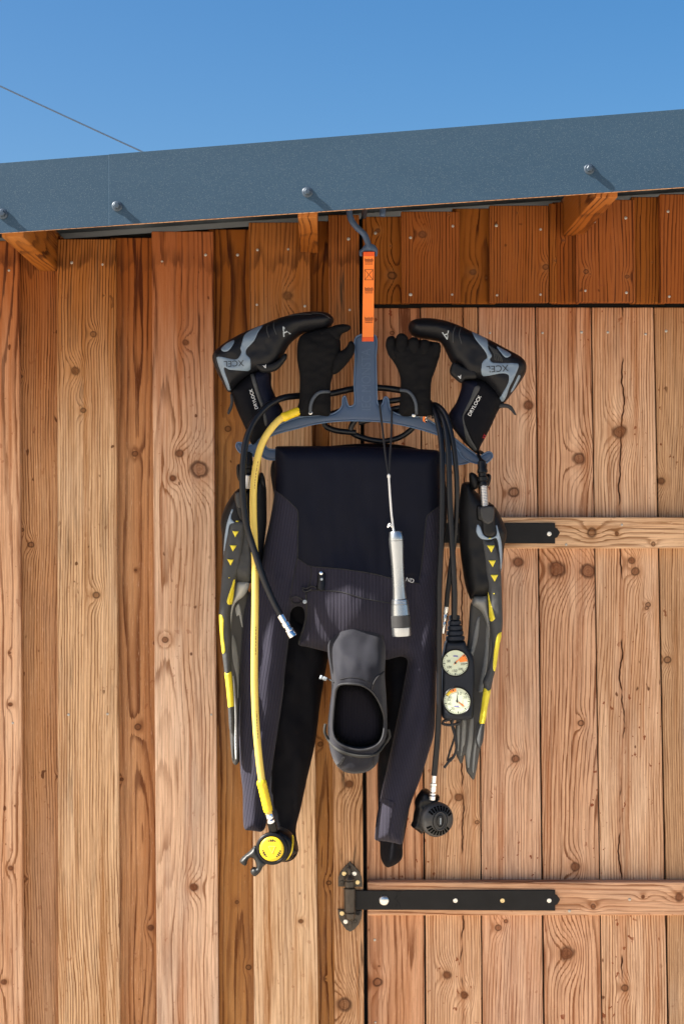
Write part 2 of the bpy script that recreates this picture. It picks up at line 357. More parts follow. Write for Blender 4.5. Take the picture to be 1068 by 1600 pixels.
def seg_dist(Q, Bp, closed=True):
    A = Bp if closed else Bp[:-1]; C = np.roll(Bp, -1, axis=0) if closed else Bp[1:]
    out = np.full(len(Q), 1e9)
    for i in range(0, len(Q), 4000):
        q = Q[i:i + 4000, None, :]; ab = (C - A)[None]; aq = q - A[None]
        t = np.clip((aq * ab).sum(-1) / np.maximum((ab * ab).sum(-1), 1e-12), 0, 1)
        dd = aq - t[..., None] * ab
        out[i:i + 4000] = np.sqrt((dd * dd).sum(-1)).min(1)
    return out
def inside(Q, Bp):
    x, y = Q[:, 0], Q[:, 1]; c = np.zeros(len(Q), bool); n = len(Bp)
    for i in range(n):
        x1, y1 = Bp[i]; x2, y2 = Bp[(i + 1) % n]
        if y1 == y2: continue
        cond = ((y1 > y) != (y2 > y)) & (x < (x2 - x1) * (y - y1) / (y2 - y1) + x1)
        c ^= cond
    return c

def dome(t): t = np.clip(t, 0, 1); return np.sqrt(np.maximum(0, 1 - (1 - t) ** 2))

class Puff:
    """A padded sheet with a given outline (photo pixels on the plane at depth d0): front bulges by T metres, back by T*back."""
    def __init__(s, outline, d0, T, r, back=0.3, step=5.0, holes=(), cuts=(), disp=None, curve=True, bstep=None, flat_hole=True):
        s.d0, s.T, s.r, s.disp = d0, T, r, disp
        s.B = resample(outline, bstep or max(2.0, step * 0.6), True, curve)
        s.H = [resample(h, bstep or max(2.0, step * 0.6), True, curve) for h in holes]
        s.flat_hole = flat_hole
        loops = [s.B] + s.H
        lo, hi = s.B.min(0), s.B.max(0)
        pts = []
        yy = lo[1]; row = 0
        while yy < hi[1]:
            xs = np.arange(lo[0] + (step * 0.5 if row % 2 else 0), hi[0], step)
            pts += [(x, yy) for x in xs]; yy += step * 0.87; row += 1
        pts = np.array(pts).reshape(-1, 2)
        if len(pts):
            dd = s.bdist(pts); pts = pts[s.isin(pts) & (dd > max(0.45 * step, 0.5 * r if 0.5 * r < step else 0.45 * step))]
        ins = []
        for k in (0.06, 0.2, 0.45):
            off = k * r
            if off < 0.25: continue
            for Lp in loops:
                nx = np.roll(Lp, -1, 0) - np.roll(Lp, 1, 0); nn = np.stack([-nx[:, 1], nx[:, 0]], 1)
                nn /= np.maximum(np.linalg.norm(nn, axis=1), 1e-9)[:, None]
                for sg in (1, -1):
                    q = Lp + nn * off * sg
                    ok = s.isin(q) & (s.bdist(q) > off * 0.93); ins += list(map(tuple, q[ok]))
        allp = [Vector(p) for Lp in loops for p in Lp]
        edges = []; o = 0
        for Lp in loops:
            n = len(Lp); edges += [(o + i, o + (i + 1) % n) for i in range(n)]; o += n
        for c in cuts:
            cp = resample(c, step * 0.7, False); n = len(cp)
            allp += [Vector(p) for p in cp]; edges += [(o + i, o + i + 1) for i in range(n - 1)]; o += n
        allp += [Vector(p) for p in ins] + [Vector(p) for p in pts]
        V, E, F = delaunay_2d_cdt(allp, edges, [], 0, 1e-4)[:3]
        V = np.array([(v[0], v[1]) for v in V]); F = [tuple(f) for f in F if len(f) == 3]
        cen = np.array([V[list(f)].mean(0) for f in F]); ok = s.isin(cen)
        F = [f for f, k in zip(F, ok) if k]; s.cen = cen[ok]
        s.V, s.F = V, F
        bd = s.bdist(V, True); s.edge = bd < 1e-3
        s.hh = s.h(V); s.back = back
        bh = T * back * dome(bd / r)
        s.front3 = [s.pt(v, h) for v, h in zip(V, s.hh)]
        s.back3 = [s.pt(v, -b) for v, b in zip(V, bh)]
    def isin(s, q):
        k = inside(q, s.B)
        for h in s.H: k &= ~inside(q, h)
        return k
    def bdist(s, q, allb=True):
        d = seg_dist(q, s.B)
        if allb:
            for h in s.H: d = np.minimum(d, seg_dist(q, h))
        return d
    def h(s, q):
        q = np.asarray(q, float).reshape(-1, 2)
        bd = s.bdist(q, not s.flat_hole)
        e = dome(bd / s.r); out = s.T * e
        if s.disp is not None: out = out + np.array([s.disp(a, b) for a, b in q]) * np.minimum(1, bd / (0.6 * s.r))
        return out
    def pt(s, v, h):
        p = P(v[0], v[1], s.d0); p.y = -(s.d0 + GO + h); return p
    def on(s, px, py, lift=0.0):
        return s.pt((px, py), float(s.h([(px, py)])[0]) + lift)
    def mesh(s, name, mat, parent, keep=None, closed=True):
        idx = [i for i in range(len(s.F)) if keep is None or keep[i]]
        used = {}; verts = []; faces = []
        def vid(i, fr):
            k = (i, 1 if (fr or s.edge[i]) else 0)
            if k not in used:
                used[k] = len(verts); verts.append(s.front3[i] if fr or s.edge[i] else s.back3[i])
            return used[k]
        for i in idx:
            f = s.F[i]
            a, b, c = (s.front3[j] for j in f)
            fl = (b - a).cross(c - a).y > 0
            f2 = (f[0], f[2], f[1]) if fl else f
            faces.append(tuple(vid(j, True) for j in f2))
            if closed and not all(s.edge[j] for j in f): faces.append(tuple(vid(j, False) for j in reversed(f2)))
        return mk(name, verts, faces, mat, parent, recalc=False)

def wr(amp, fx, fy, seed=0.0):
    return lambda x, y: amp * mnoise.fractal(Vector((x * fx, y * fy, seed)), 1.0, 2.0, 3)

def overlay(base, outline, lift, name, mat, parent, step=3.0, curve=True, edge=1.2):
    """A thin skin that follows the front of a Puff."""
    B = resample(outline, 1.6, True, curve)
    lo, hi = B.min(0), B.max(0); pts = []
    yy = lo[1]; row = 0
    while yy < hi[1]:
        pts += [(x, yy) for x in np.arange(lo[0] + (step * 0.5 if row % 2 else 0), hi[0], step)]; yy += step * 0.87; row += 1
    pts = np.array(pts).reshape(-1, 2)
    if len(pts): pts = pts[inside(pts, B) & (seg_dist(pts, B) > 0.5 * step)]
    nx = np.roll(B, -1, 0) - np.roll(B, 1, 0); nn = np.stack([-nx[:, 1], nx[:, 0]], 1); nn /= np.maximum(np.linalg.norm(nn, axis=1), 1e-9)[:, None]
    ins = []
    for sg in (1, -1):
        q = B + nn * edge * sg; ok = inside(q, B) & (seg_dist(q, B) > edge * 0.9); ins += list(map(tuple, q[ok]))
    n = len(B); allp = [Vector(p) for p in B] + [Vector(p) for p in ins] + [Vector(p) for p in pts]
    V, E, F = delaunay_2d_cdt(allp, [(i, (i + 1) % n) for i in range(n)], [], 0, 1e-4)[:3]
    V = np.array([(v[0], v[1]) for v in V]); F = [tuple(f) for f in F]
    cen = np.array([V[list(f)].mean(0) for f in F]); ok = inside(cen, B)
    F = [f for f, k in zip(F, ok) if k]
    hb = base.h(V); bd = seg_dist(V, B)
    ht = hb + lift * np.clip(bd / edge, 0, 1) - 0.0004 * (bd < 1e-3)
    v3 = [base.pt(v, h) for v, h in zip(V, ht)]
    faces = []
    for f in F:
        a, b, c = (v3[j] for j in f)
        faces.append((f[0], f[2], f[1]) if (b - a).cross(c - a).y > 0 else f)
    return mk(name, v3, faces, mat, parent, recalc=False)

def tube_mesh(pts, r, seg=12, closed=False, cap=True):
    pts = [Vector(p) for p in pts]; n = len(pts)
    rr = [r] * n if not hasattr(r, '__len__') else list(r)
    verts, faces = [], []; up = None
    for i in range(n):
        a = pts[i - 1] if (i > 0 or closed) else pts[i]; b = pts[(i + 1) % n] if (i < n - 1 or closed) else pts[i]
        t = (b - a).normalized()
        if up is None:
            up = t.cross(Vector((0, 1, 0)));  up = up if up.length > 0.1 else t.cross(Vector((1, 0, 0)))
            up.normalize()
        else: up = (up - t * up.dot(t)).normalized()
        bi = t.cross(up)
        for k in range(seg):
            a_ = 2 * math.pi * k / seg
            verts.append(pts[i] + (up * math.cos(a_) + bi * math.sin(a_)) * rr[i])
    for i in range(n if closed else n - 1):
        j = (i + 1) % n
        for k in range(seg):
            k2 = (k + 1) % seg
            faces.append((i*seg + k, i*seg + k2, j*seg + k2, j*seg + k))
    if cap and not closed:
        faces.append(tuple(range(seg - 1, -1, -1))); faces.append(tuple(range((n-1)*seg, n*seg)))
    return verts, faces
def smooth3(pts, step=0.008, closed=False):
    return [Vector(p) for p in resample([tuple(p) for p in pts], step, closed)]
def tube(name, pts, r, mat, parent, seg=12, closed=False, step=0.008, curve=True):
    q = smooth3(pts, step, closed) if curve else pts
    v, f = tube_mesh(q, r, seg, closed)
    return mk(name, v, f, mat, parent, angle=50)
def hose_pts(pxd): return [P(a, b, c) for a, b, c in pxd]

def lathe_mesh(profile, origin, axis, seg=32, close=True):
    ax = Vector(axis).normalized(); u = ax.cross(Vector((0, 0, 1)))
    if u.length < 0.05: u = ax.cross(Vector((1, 0, 0)))
    u.normalize(); w = ax.cross(u); verts, faces = [], []
    for t, r in profile:
        for k in range(seg):
            a = 2 * math.pi * k / seg
            verts.append(Vector(origin) + ax * t + (u * math.cos(a) + w * math.sin(a)) * r)
    for i in range(len(profile) - 1):
        for k in range(seg):
            k2 = (k + 1) % seg; faces.append((i*seg + k, i*seg + k2, (i+1)*seg + k2, (i+1)*seg + k))
    if close:
        faces.append(tuple(range(seg))); faces.append(tuple(range((len(profile)-1)*seg, len(profile)*seg)))
    return verts, faces
def lathe(name, profile, origin, axis, mat, parent, seg=32, angle=35):
    v, f = lathe_mesh(profile, origin, axis, seg)
    return mk(name, v, f, mat, parent, angle=angle)

def box_mesh(corners_front, corners_back, bevel=0.0015):
    v = list(corners_front) + list(corners_back)
    f = [(0, 1, 2, 3), (7, 6, 5, 4), (0, 4, 5, 1), (1, 5, 6, 2), (2, 6, 7, 3), (3, 7, 4, 0)]
    bm = bmesh.new(); vs_ = [bm.verts.new(p) for p in v]
    for q in f: bm.faces.new([vs_[i] for i in q])
    bmesh.ops.recalc_face_normals(bm, faces=bm.faces)
    if bevel: bmesh.ops.bevel(bm, geom=bm.edges[:], offset=bevel, segments=1, affect='EDGES', profile=0.5)
    return bm
def bm_obj(name, bm, mat, parent, origin, smooth=False):
    origin = Vector(origin)
    for v in bm.verts: v.co -= origin
    me = bpy.data.meshes.new(name); bm.to_mesh(me); bm.free()
    for p in me.polygons: p.use_smooth = smooth
    return link_mesh(name, me, mat, parent, origin)
def box(name, x0, x1, y0, y1, z0, z1, mat, parent, bevel=0.0015, origin=None):
    bm = box_mesh([Vector((x0, y0, z0)), Vector((x1, y0, z0)), Vector((x1, y0, z1)), Vector((x0, y0, z1))],
                  [Vector((x0, y1, z0)), Vector((x1, y1, z0)), Vector((x1, y1, z1)), Vector((x0, y1, z1))], bevel)
    return bm_obj(name, bm, mat, parent, origin if origin is not None else WORLD[parent])

_tc = {}
def text_tris(s):
    if s in _tc: return _tc[s]
    cu = bpy.data.curves.new('t', 'FONT'); cu.body = s; cu.size = 1.0; cu.align_x = 'CENTER'; cu.align_y = 'CENTER'
    o = bpy.data.objects.new('t', cu); COL.objects.link(o)
    bpy.context.view_layer.update()
    me = bpy.data.meshes.new_from_object(o.evaluated_get(bpy.context.evaluated_depsgraph_get()))
    V = np.array([(v.co.x, v.co.y) for v in me.vertices]); F = [tuple(p.vertices) for p in me.polygons]
    bpy.data.objects.remove(o); bpy.data.curves.remove(cu); bpy.data.meshes.remove(me)
    V = V - (V.max(0) + V.min(0)) / 2
    _tc[s] = (V, F); return V, F
def text_on(fn, s, cxy, length, rot, name, mat, parent, hscale=1.0):
    """letters laid on a surface; fn(px, py) -> point; rot counter-clockwise in degrees; length in photo pixels"""
    V, F = text_tris(s); k = length / (V[:, 0].max() - V[:, 0].min()); a = math.radians(rot)
    pts = []
    for u, v in V:
        u *= k; v *= k * hscale
        pts.append(fn(cxy[0] + u * math.cos(a) - v * math.sin(a), cxy[1] - (u * math.sin(a) + v * math.cos(a))))
    return mk(name, pts, F, mat, parent, recalc=False, smooth=False)
# ------------------------------------------------------------------ ground
gb = NB('pale_gravel'); gp = gb.obj()
gv = gb.node('ShaderNodeTexVoronoi'); gb.put(gv.inputs['Vector'], gp); gv.inputs['Scale'].default_value = 60.0
gcol = gb.mix(gb.noise(gp, 3.0, 4.0), (0.58, 0.51, 0.41), (0.68, 0.61, 0.50))
gcol = gb.mix(gb.sm(gv.outputs['Distance'], 0.35, 0.7, 0.0, 0.5), gcol, (0.42, 0.36, 0.28))
gb.bump(gv.outputs['Distance'], 0.8, 0.01)
gb.set(Base_Color=gcol, Roughness=0.9)
G = mk('ground', [(-600, -600, 0), (600, -600, 0), (600, 600, 0), (-600, 600, 0)], [(0, 1, 2, 3)], gb.mat, smooth=False)
G['kind'] = 'structure'; G['label'] = 'pale sandy gravel ground in front of the timber shed'

# ------------------------------------------------------------------ shed
def zfb(x): return 2.2111 + 0.0671 * x            # lower edge of the roof flashing
SHEET = 0.082
rnd = random.Random(7)
nail_me = None
def nail(parent, px, py, d, r=0.0034, mat=None):
    global nail_me
    if nail_me is None:
        v, f = lathe_mesh([(-0.004, r), (0.0004, r), (0.0012, r * 0.75), (0.0015, 0.0004)], (0, 0, 0), (0, -1, 0), 10)
        nail_me = bpy.data.meshes.new('nail'); nail_me.from_pydata([tuple(a) for a in v], [], f)
        bm = bmesh.new(); bm.from_mesh(nail_me); bmesh.ops.recalc_face_normals(bm, faces=bm.faces); bm.to_mesh(nail_me); bm.free()
    o = link_mesh('nail', nail_me, M['nail'], parent, P(px, py, d))
    k = rnd.uniform(0.75, 1.1); o.scale = (k, 1, k); return o

def plank(parent, xt0, xt1, xb0, xb1, yt, yb, d, th, seed, ring, tone=0.3, contrast=1.0, knots=(), nails=(), grey=0.2,
          crack=None, tide=2.174, bright=1.0, grime=0.15, spots=0.35, yref=(420, 1600), autoknots=2, name='plank', horizontal=False):
    def xe(a, b, y): return a + (b - a) * (y - yref[0]) / (yref[1] - yref[0])
    f = [P(xe(xb0 * 0 + xt0, xb0, yb), yb, d), P(xe(xt1, xb1, yb), yb, d), P(xe(xt1, xb1, yt), yt, d), P(xe(xt0, xb0, yt), yt, d)]
    bk = [v + Vector((0, th, 0)) for v in f]
    c = sum(f, Vector()) / 4
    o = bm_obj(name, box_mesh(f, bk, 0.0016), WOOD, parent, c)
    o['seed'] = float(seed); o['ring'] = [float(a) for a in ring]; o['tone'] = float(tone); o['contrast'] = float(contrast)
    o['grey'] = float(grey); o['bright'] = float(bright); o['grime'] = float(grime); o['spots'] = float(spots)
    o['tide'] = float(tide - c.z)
    ks = [((P(a, b, d) - c), px2m(r_, d) * .92) for a, b, r_ in knots]
    ks = [[k.x, k.z, r_] for k, r_ in ks]
    R = random.Random(seed * 13.7)
    hw = abs(f[1].x - f[0].x) / 2; hz = abs(f[2].z - f[1].z) / 2
    while len(ks) < min(6, len(knots) + autoknots):
        ks.append([R.uniform(-hw, hw) * 0.8, R.uniform(-hz, hz) * 0.95, R.uniform(0.0014, 0.0036)])
    while len(ks) < 6: ks.append([9.0, 9.0, 0.004])
    for i, k in enumerate(ks): o['k%d' % i] = [float(a) for a in k]
    if crack: o['crack'] = [float((P(crack[0], 1000, d) - c).x), crack[1], crack[2]]
    else: o['crack'] = [9.0, 0.002, 0.0]
    if horizontal:
        o.rotation_euler = (0, math.radians(90), 0)
    for a, b in nails: nail(o, a, b, d)
    return o

wall = root('shed_wall', (-0.3, -0.02, 0), 'orange larch board-on-board shed wall with recessed strips and nail heads', 'wall')
YB = 1868
BO, BI = 0.050, 0.028
def ztop(px):                                   # pixel row of the board tops just below the roof sheet
    x = (px - CX) / 700.0; return CY - (zfb(x) + SHEET - 0.006 - ZC) * 700.0
# proud boards
plank(wall, -250, -155, -244, -148, ztop(-200), YB, BO, .0215, 31, (.2, .03, 120), .35)
plank(wall, -62, 29, -54, 36, ztop(-10), YB, BO, .0215, 1.3, (.006, .012, 50), .42, 1.6, [(16, 1101, 5), (17, 1357, 6), (6, 1535, 6), (15, 1020, 3)], [(14, 422), (20, 1130)], bright=1.04)
plank(wall, 89, 181, 91, 187, 373, YB, BO, .0215, 2.1, (.30, .02, 115), .38, 1.3, [(118, 579, 9), (130, 641, 6), (150, 930, 7), (146, 522, 6)], [(112, 410), (160, 413), (107, 1117), (168, 1116)], grime=.35)
plank(wall, 237, 333, 245, 341, 361, YB, BO, .0215, 3.4, (-.05, .05, 95), .12, .75, [(280, 708, 8), (311, 733, 17), (270, 747, 7), (302, 1387, 9), (290, 535, 7), (258, 1000, 6)], [(253, 408), (321, 398), (330, 1117)], grey=.5)
plank(wall, 389, 484, 397, 497, 347, YB, BO, .0215, 4.2, (-.16, .06, 88), .30, .8, [(449, 462, 10), (470, 1440, 5)], [(402, 390), (450, 389), (401, 476), (476, 478)], grey=.3)
plank(wall, 513, 561, 523, 568.5, 335, YB, BO, .0215, 5.7, (.05, .03, 100), .55, 1.1, [(545, 1225, 9), (538, 1570, 14)], [(544, 373), (546, 484), (545, 1000)], grime=.95, bright=.86)
# recessed boards: redder wood, with recess shade put into the lower bright
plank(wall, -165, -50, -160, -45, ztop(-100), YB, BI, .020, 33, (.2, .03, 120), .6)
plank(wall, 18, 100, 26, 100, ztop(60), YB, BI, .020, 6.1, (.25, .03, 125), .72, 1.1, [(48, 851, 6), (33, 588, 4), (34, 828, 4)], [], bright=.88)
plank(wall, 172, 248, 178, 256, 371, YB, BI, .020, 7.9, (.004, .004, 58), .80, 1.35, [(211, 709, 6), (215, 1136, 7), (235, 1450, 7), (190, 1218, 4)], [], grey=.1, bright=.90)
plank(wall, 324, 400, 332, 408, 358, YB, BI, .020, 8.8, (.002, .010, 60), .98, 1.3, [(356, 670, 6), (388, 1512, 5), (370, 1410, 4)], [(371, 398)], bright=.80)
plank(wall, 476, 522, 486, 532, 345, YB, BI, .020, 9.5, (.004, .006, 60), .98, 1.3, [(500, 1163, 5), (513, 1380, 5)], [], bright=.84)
# header over the door
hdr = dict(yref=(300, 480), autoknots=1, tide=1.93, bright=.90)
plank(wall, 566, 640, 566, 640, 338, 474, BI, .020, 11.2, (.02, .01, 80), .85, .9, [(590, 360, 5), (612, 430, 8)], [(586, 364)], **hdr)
plank(wall, 626, 716, 628, 719, ztop(670), 472.5, BO, .0215, 12.4, (.4, .03, 110), .62, 1.0, [(660, 366, 8)], [(641, 371), (707, 353), (641, 460), (706, 460)], **hdr)
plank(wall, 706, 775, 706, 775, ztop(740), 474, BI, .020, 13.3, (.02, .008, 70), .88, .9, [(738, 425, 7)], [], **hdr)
plank(wall, 764, 856, 765, 857, ztop(810), 472, BO, .0215, 14.8, (.3, .03, 115), .60, 1.0, [(852, 417, 6)], [(775, 352), (844, 358), (776, 461), (844, 460)], **hdr)
plank(wall, 857, 868, 858, 870, ztop(862), 473, BO - .009, .0125, 15.1, (.3, .03, 100), .8, 1.0, [], [], **hdr)
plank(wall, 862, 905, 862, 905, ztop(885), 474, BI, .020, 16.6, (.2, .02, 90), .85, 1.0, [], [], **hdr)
plank(wall, 899, 991, 900, 992, ztop(945), 472, BO, .0215, 17.3, (.01, .012, 90), .50, 1.1, [(915, 424, 5), (979, 432, 4)], [(928, 346), (977, 340), (914, 454), (978, 457)], **hdr)
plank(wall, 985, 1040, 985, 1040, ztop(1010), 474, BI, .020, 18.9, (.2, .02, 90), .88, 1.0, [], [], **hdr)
plank(wall, 1030, 1122, 1032, 1124, ztop(1075), 472.5, BO, .0215, 19.4, (.3, .02, 100), .6, 1.0, [], [(1043, 330), (1045, 463)], **hdr)
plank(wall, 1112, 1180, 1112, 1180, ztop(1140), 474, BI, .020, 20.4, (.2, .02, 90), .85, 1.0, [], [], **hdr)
plank(wall, 1170, 1262, 1170, 1262, ztop(1215), 472.5, BO, .0215, 21.4, (.3, .02, 100), .6, 1.0, [], [], **hdr)
plank(wall, 1262, 1420, 1280, 1440, ztop(1340), YB, BI, .020, 22.4, (.3, .02, 100), .5, 1.0, [], [])
# dark sheet added behind the boards so their gaps look dark
bx0, bx1 = -1.1, 1.35
mk('backing_sheet', [(bx0, .004, .03), (bx1, .004, .03), (bx1, .004, zfb(bx1) + SHEET - .012), (bx0, .004, zfb(bx0) + SHEET - .012),
               (bx0, .016, .03), (bx1, .016, .03), (bx1, .016, zfb(bx1) + SHEET - .012), (bx0, .016, zfb(bx0) + SHEET - .012)],
   [(0, 1, 2, 3), (7, 6, 5, 4), (0, 4, 5, 1), (1, 5, 6, 2), (2, 6, 7, 3), (3, 7, 4, 0)], M['gap'], wall, smooth=False)
for a, b_ in ((-1.1, -1.055), (1.305, 1.35)):      # corner posts that carry the wall to the ground
    box('corner_post', a, b_, .018, .10, 0.0, zfb(a) + SHEET - .02, M['gap'], wall)

# ------------------------------------------------------------------ door
door = root('shed_door', P(820, 1868, .02), 'pale larch plank door with two cross rails and black strap hinges', 'door')
DP = 0.020
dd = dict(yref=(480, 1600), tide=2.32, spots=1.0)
plank(door, 567, 655, 574.5, 663, 481, YB, DP, .015, 41.1, (.03, .02, 56), .55, 1.1, [(590, 1535, 9), (607, 1245, 4), (600, 1100, 5), (612, 520, 4)], [(585, 1469), (586, 1598)], **dd)
plank(door, 657, 745, 666, 752, 480, YB, DP, .015, 42.7, (.33, .03, 125), .40, 1.0, [(716, 1246, 8), (745, 1285, 4), (697, 1524, 9), (725, 1555, 8), (708, 890, 6)], [], crack=(722, .0022, 1.0), **dd)
plank(door, 747, 835, 754, 848, 480, YB, DP, .015, 43.2, (.26, .03, 105), .30, .95, [(826, 633, 10), (802, 769, 10), (810, 878, 10), (805, 1186, 8), (778, 1450, 6), (790, 1440, 4)], [(765, 520)], **dd)
plank(door, 837, 922, 851, 939, 480, YB, DP, .015, 44.9, (.10, .05, 98), .42, 1.2, [(904, 717, 12), (869, 890, 17), (918, 893, 15), (907, 1130, 6), (898, 1355, 9), (885, 1490, 15)], [(847, 520), (908, 519)], **dd)
plank(door, 924, 1020, 941, 1042, 480, YB, DP, .015, 45.5, (.38, .03, 118), .30, 1.2, [(968, 674, 14), (986, 876, 7), (992, 893, 8), (1012, 945, 5), (976, 1544, 7), (1010, 950, 4)], [(949, 519), (1008, 522)], crack=(970, .0026, 1.0), **dd)
plank(door, 1022, 1110, 1045, 1136, 480, YB, DP, .015, 46.8, (.30, .04, 140), .50, .8, [(1032, 752, 8), (1042, 1031, 7)], [(1040, 517)], grey=.6, bright=.80, **dd)
plank(door, 1112, 1200, 1139, 1228, 480, YB, DP, .015, 47.8, (.30, .04, 90), .40, .8, [], [], **dd)
plank(door, 1202, 1290, 1231, 1320, 480, YB, DP, .015, 48.8, (.30, .04, 110), .40, .8, [], [], **dd)

def rail(x0, x1, y0, y1, d, th, seed, ring, knots, nails, tone=.35):
    """cross rail: built upright in its own space so the grain runs along it, then turned"""
    a, b_ = P(x0, y0, d), P(x1, y1, d); c = (a + b_) / 2; L = (b_.x - a.x); H = a.z - b_.z
    bm = box_mesh([Vector((-H/2, 0, -L/2)), Vector((H/2, 0, -L/2)), Vector((H/2, 0, L/2)), Vector((-H/2, 0, L/2))],
                  [Vector((-H/2, th, -L/2)), Vector((H/2, th, -L/2)), Vector((H/2, th, L/2)), Vector((-H/2, th, L/2))], .002)
    me = bpy.data.meshes.new('rail'); bm.to_mesh(me); bm.free()
    o = link_mesh('rail', me, WOOD, door, c); o.rotation_euler = (0, math.radians(90), 0)
    WORLD[o] = c
    o['seed'] = seed; o['ring'] = [float(q) for q in ring]; o['tone'] = tone; o['contrast'] = .9; o['grey'] = .35; o['bright'] = 1.0
    o['grime'] = .2; o['spots'] = .3; o['tide'] = 9.0; o['crack'] = [9., .002, 0.]
    ks = []
    for kx, ky, r_ in knots:
        q = P(kx, ky, d) - c; ks.append([-q.z, q.x, px2m(r_, d)])
    while len(ks) < 6: ks.append([9., 9., .004])
    for i, k in enumerate(ks): o['k%d' % i] = [float(q) for q in k]
    for nx, ny in nails:
        q = P(nx, ny, d) - c; n_ = nail(o, 0, 0, d); n_.location = (-q.z, q.y, q.x)
    return o
RD = 0.052
rail(574, 1290, 808, 857, RD, .031, 51.3, (.05, .03, 70), [(924, 832, 9), (963, 834, 4), (1020, 850, 4)], [(884, 851), (971, 820)])
rail(574, 1290, 1379, 1431, RD, .031, 52.9, (.10, .04, 80), [(1060, 1402, 8), (926, 1417, 5), (1004, 1402, 4)], [(889, 1424), (983, 1406)], .45)

def ext(outline, d0, T, name, mat, parent, bevel=0.0012, curve=False, bstep=3.0):
    """flat plate cut to an outline"""
    B = resample(outline, bstep, True, curve); n = len(B)
    bm = bmesh.new(); vsx = [bm.verts.new(P(a, b, d0) + Vector((0, -T, 0))) for a, b in B]
    f = bm.faces.new(vsx); r_ = bmesh.ops.extrude_face_region(bm, geom=[f])
    for v in [g for g in r_['geom'] if isinstance(g, bmesh.types.BMVert)]: v.co.y += T
    bmesh.ops.recalc_face_normals(bm, faces=bm.faces)
    if bevel:
        ed = [e for e in bm.edges if len(e.link_faces) == 2 and e.calc_face_angle(0) > 1.0 and abs(e.verts[0].co.y - e.verts[1].co.y) < 1e-6 and e.verts[0].co.y < -d0 - T/2]
        bmesh.ops.bevel(bm, geom=ed, offset=bevel, segments=2, affect='EDGES', profile=0.5)
    o = bm_obj(name, bm, mat, parent, WORLD[parent]); return o

def screw(parent, px, py, d, rpx, mat):
    r_ = px2m(rpx, d); c = P(px, py, d)
    s = lathe('screw', [(-.002, r_), (.0008, r_), (.0016, r_ * .85), (.0017, r_ * .5), (.0009, r_ * .42), (.0008, .0002)], c, (0, -1, 0), mat, parent, 14, 40)
    return s

def hinge(dy, label):
    sh = lambda pts: [(a, b + dy) for a, b in pts]
    hb = RD
    st = ext(sh([(552, 1391.5), (868 - 10, 1390.5), (866.5, 1391), (866.5, 1398), (870, 1399.5), (874, 1406), (870, 1413), (866.5, 1414.5), (866.5, 1423), (700, 1422), (552, 1421.5)]),
             hb + .0006, .004, 'strap', M['iron'], door)
    st['label'] = label
    ext(sh([(618, 1394), (626, 1394), (623, 1400), (618.5, 1406), (623, 1412), (626, 1419), (618, 1419), (621, 1412), (616, 1406), (621, 1400)]), hb + .0047, .0012, 'step_edge', M['iron'], st, .0004)
    for x in (711, 784.5, 857.5): screw(st, x, 1407.5 + dy, hb + .0047, 3.7, M['zinc'] if x != 784.5 else M['brass'])
    r_ = px2m(8, hb)
    lathe('coach_bolt', [(-.001, r_), (.001, r_), (.0035, r_ * .8), (.005, r_ * .45), (.0054, .0003)], P(599.5, 1407.5 + dy, hb + .0047), (0, -1, 0), M['zinc'], st, 24, 60)
    hp = 0.051
    up = ext(sh(zO([(85, 590), (88, 440), (120, 350), (190, 260), (260, 195), (280, 165), (300, 195), (370, 260), (440, 350), (480, 440), (492, 595)])), hp, .004, 'hinge_plate', M['iron_worn'], door, .0012)
    lo = ext(sh(zO([(80, 970), (485, 990), (470, 1120), (430, 1220), (350, 1310), (285, 1345), (220, 1310), (140, 1200), (95, 1100)])), hp, .004, 'hinge_plate', M['iron_worn'], door, .0012)
    for pl, pts in ((up, [(187, 378, 'brass'), (357, 378, 'zinc'), (147, 530, 'iron_worn'), (408, 522, 'brass')]), (lo, [(150, 1042, 'brass'), (415, 1035, 'iron'), (210, 1180, 'zinc'), (370, 1185, 'iron_worn')])):
        for a, b_, m_ in pts:
            q = zO([(a, b_)])[0]; screw(pl, q[0], q[1] + dy, hp + .0042, 3.7, M[m_])
    # barrel with collars and finials
    q0 = zO([(270, 250)])[0]; q1 = zO([(285, 1290)])[0]
    a = P(q0[0], q0[1] + dy, hp + .014); b_ = P(q1[0], q1[1] + dy, hp + .014); L = (b_ - a).length
    u = px2m(1, hp + .014); R8 = 8.2 * u
    prof = [(0, .001), (.02*L, 2.6*u), (.06*L, 3.4*u), (.10*L, 2.6*u), (.14*L, 2.6*u), (.19*L, 7.2*u), (.215*L, 8.0*u), (.235*L, 6.6*u), (.25*L, 7.8*u), (.33*L, 8.2*u), (.345*L, 7.0*u),
            (.36*L, 9.2*u), (.73*L, 9.2*u), (.745*L, 7.0*u), (.76*L, 8.2*u), (.83*L, 7.8*u), (.85*L, 6.4*u), (.88*L, 2.8*u), (.93*L, 3.4*u), (.98*L, 2.4*u), (L, .001)]
    lathe('barrel', prof, a, b_ - a, M['iron_worn'], door, 24, 35)
hinge(0, 'black strap of the lower hinge with a round bolt head and three screws')
hinge(-573.5, 'black strap of the upper hinge half hidden behind a swim fin')

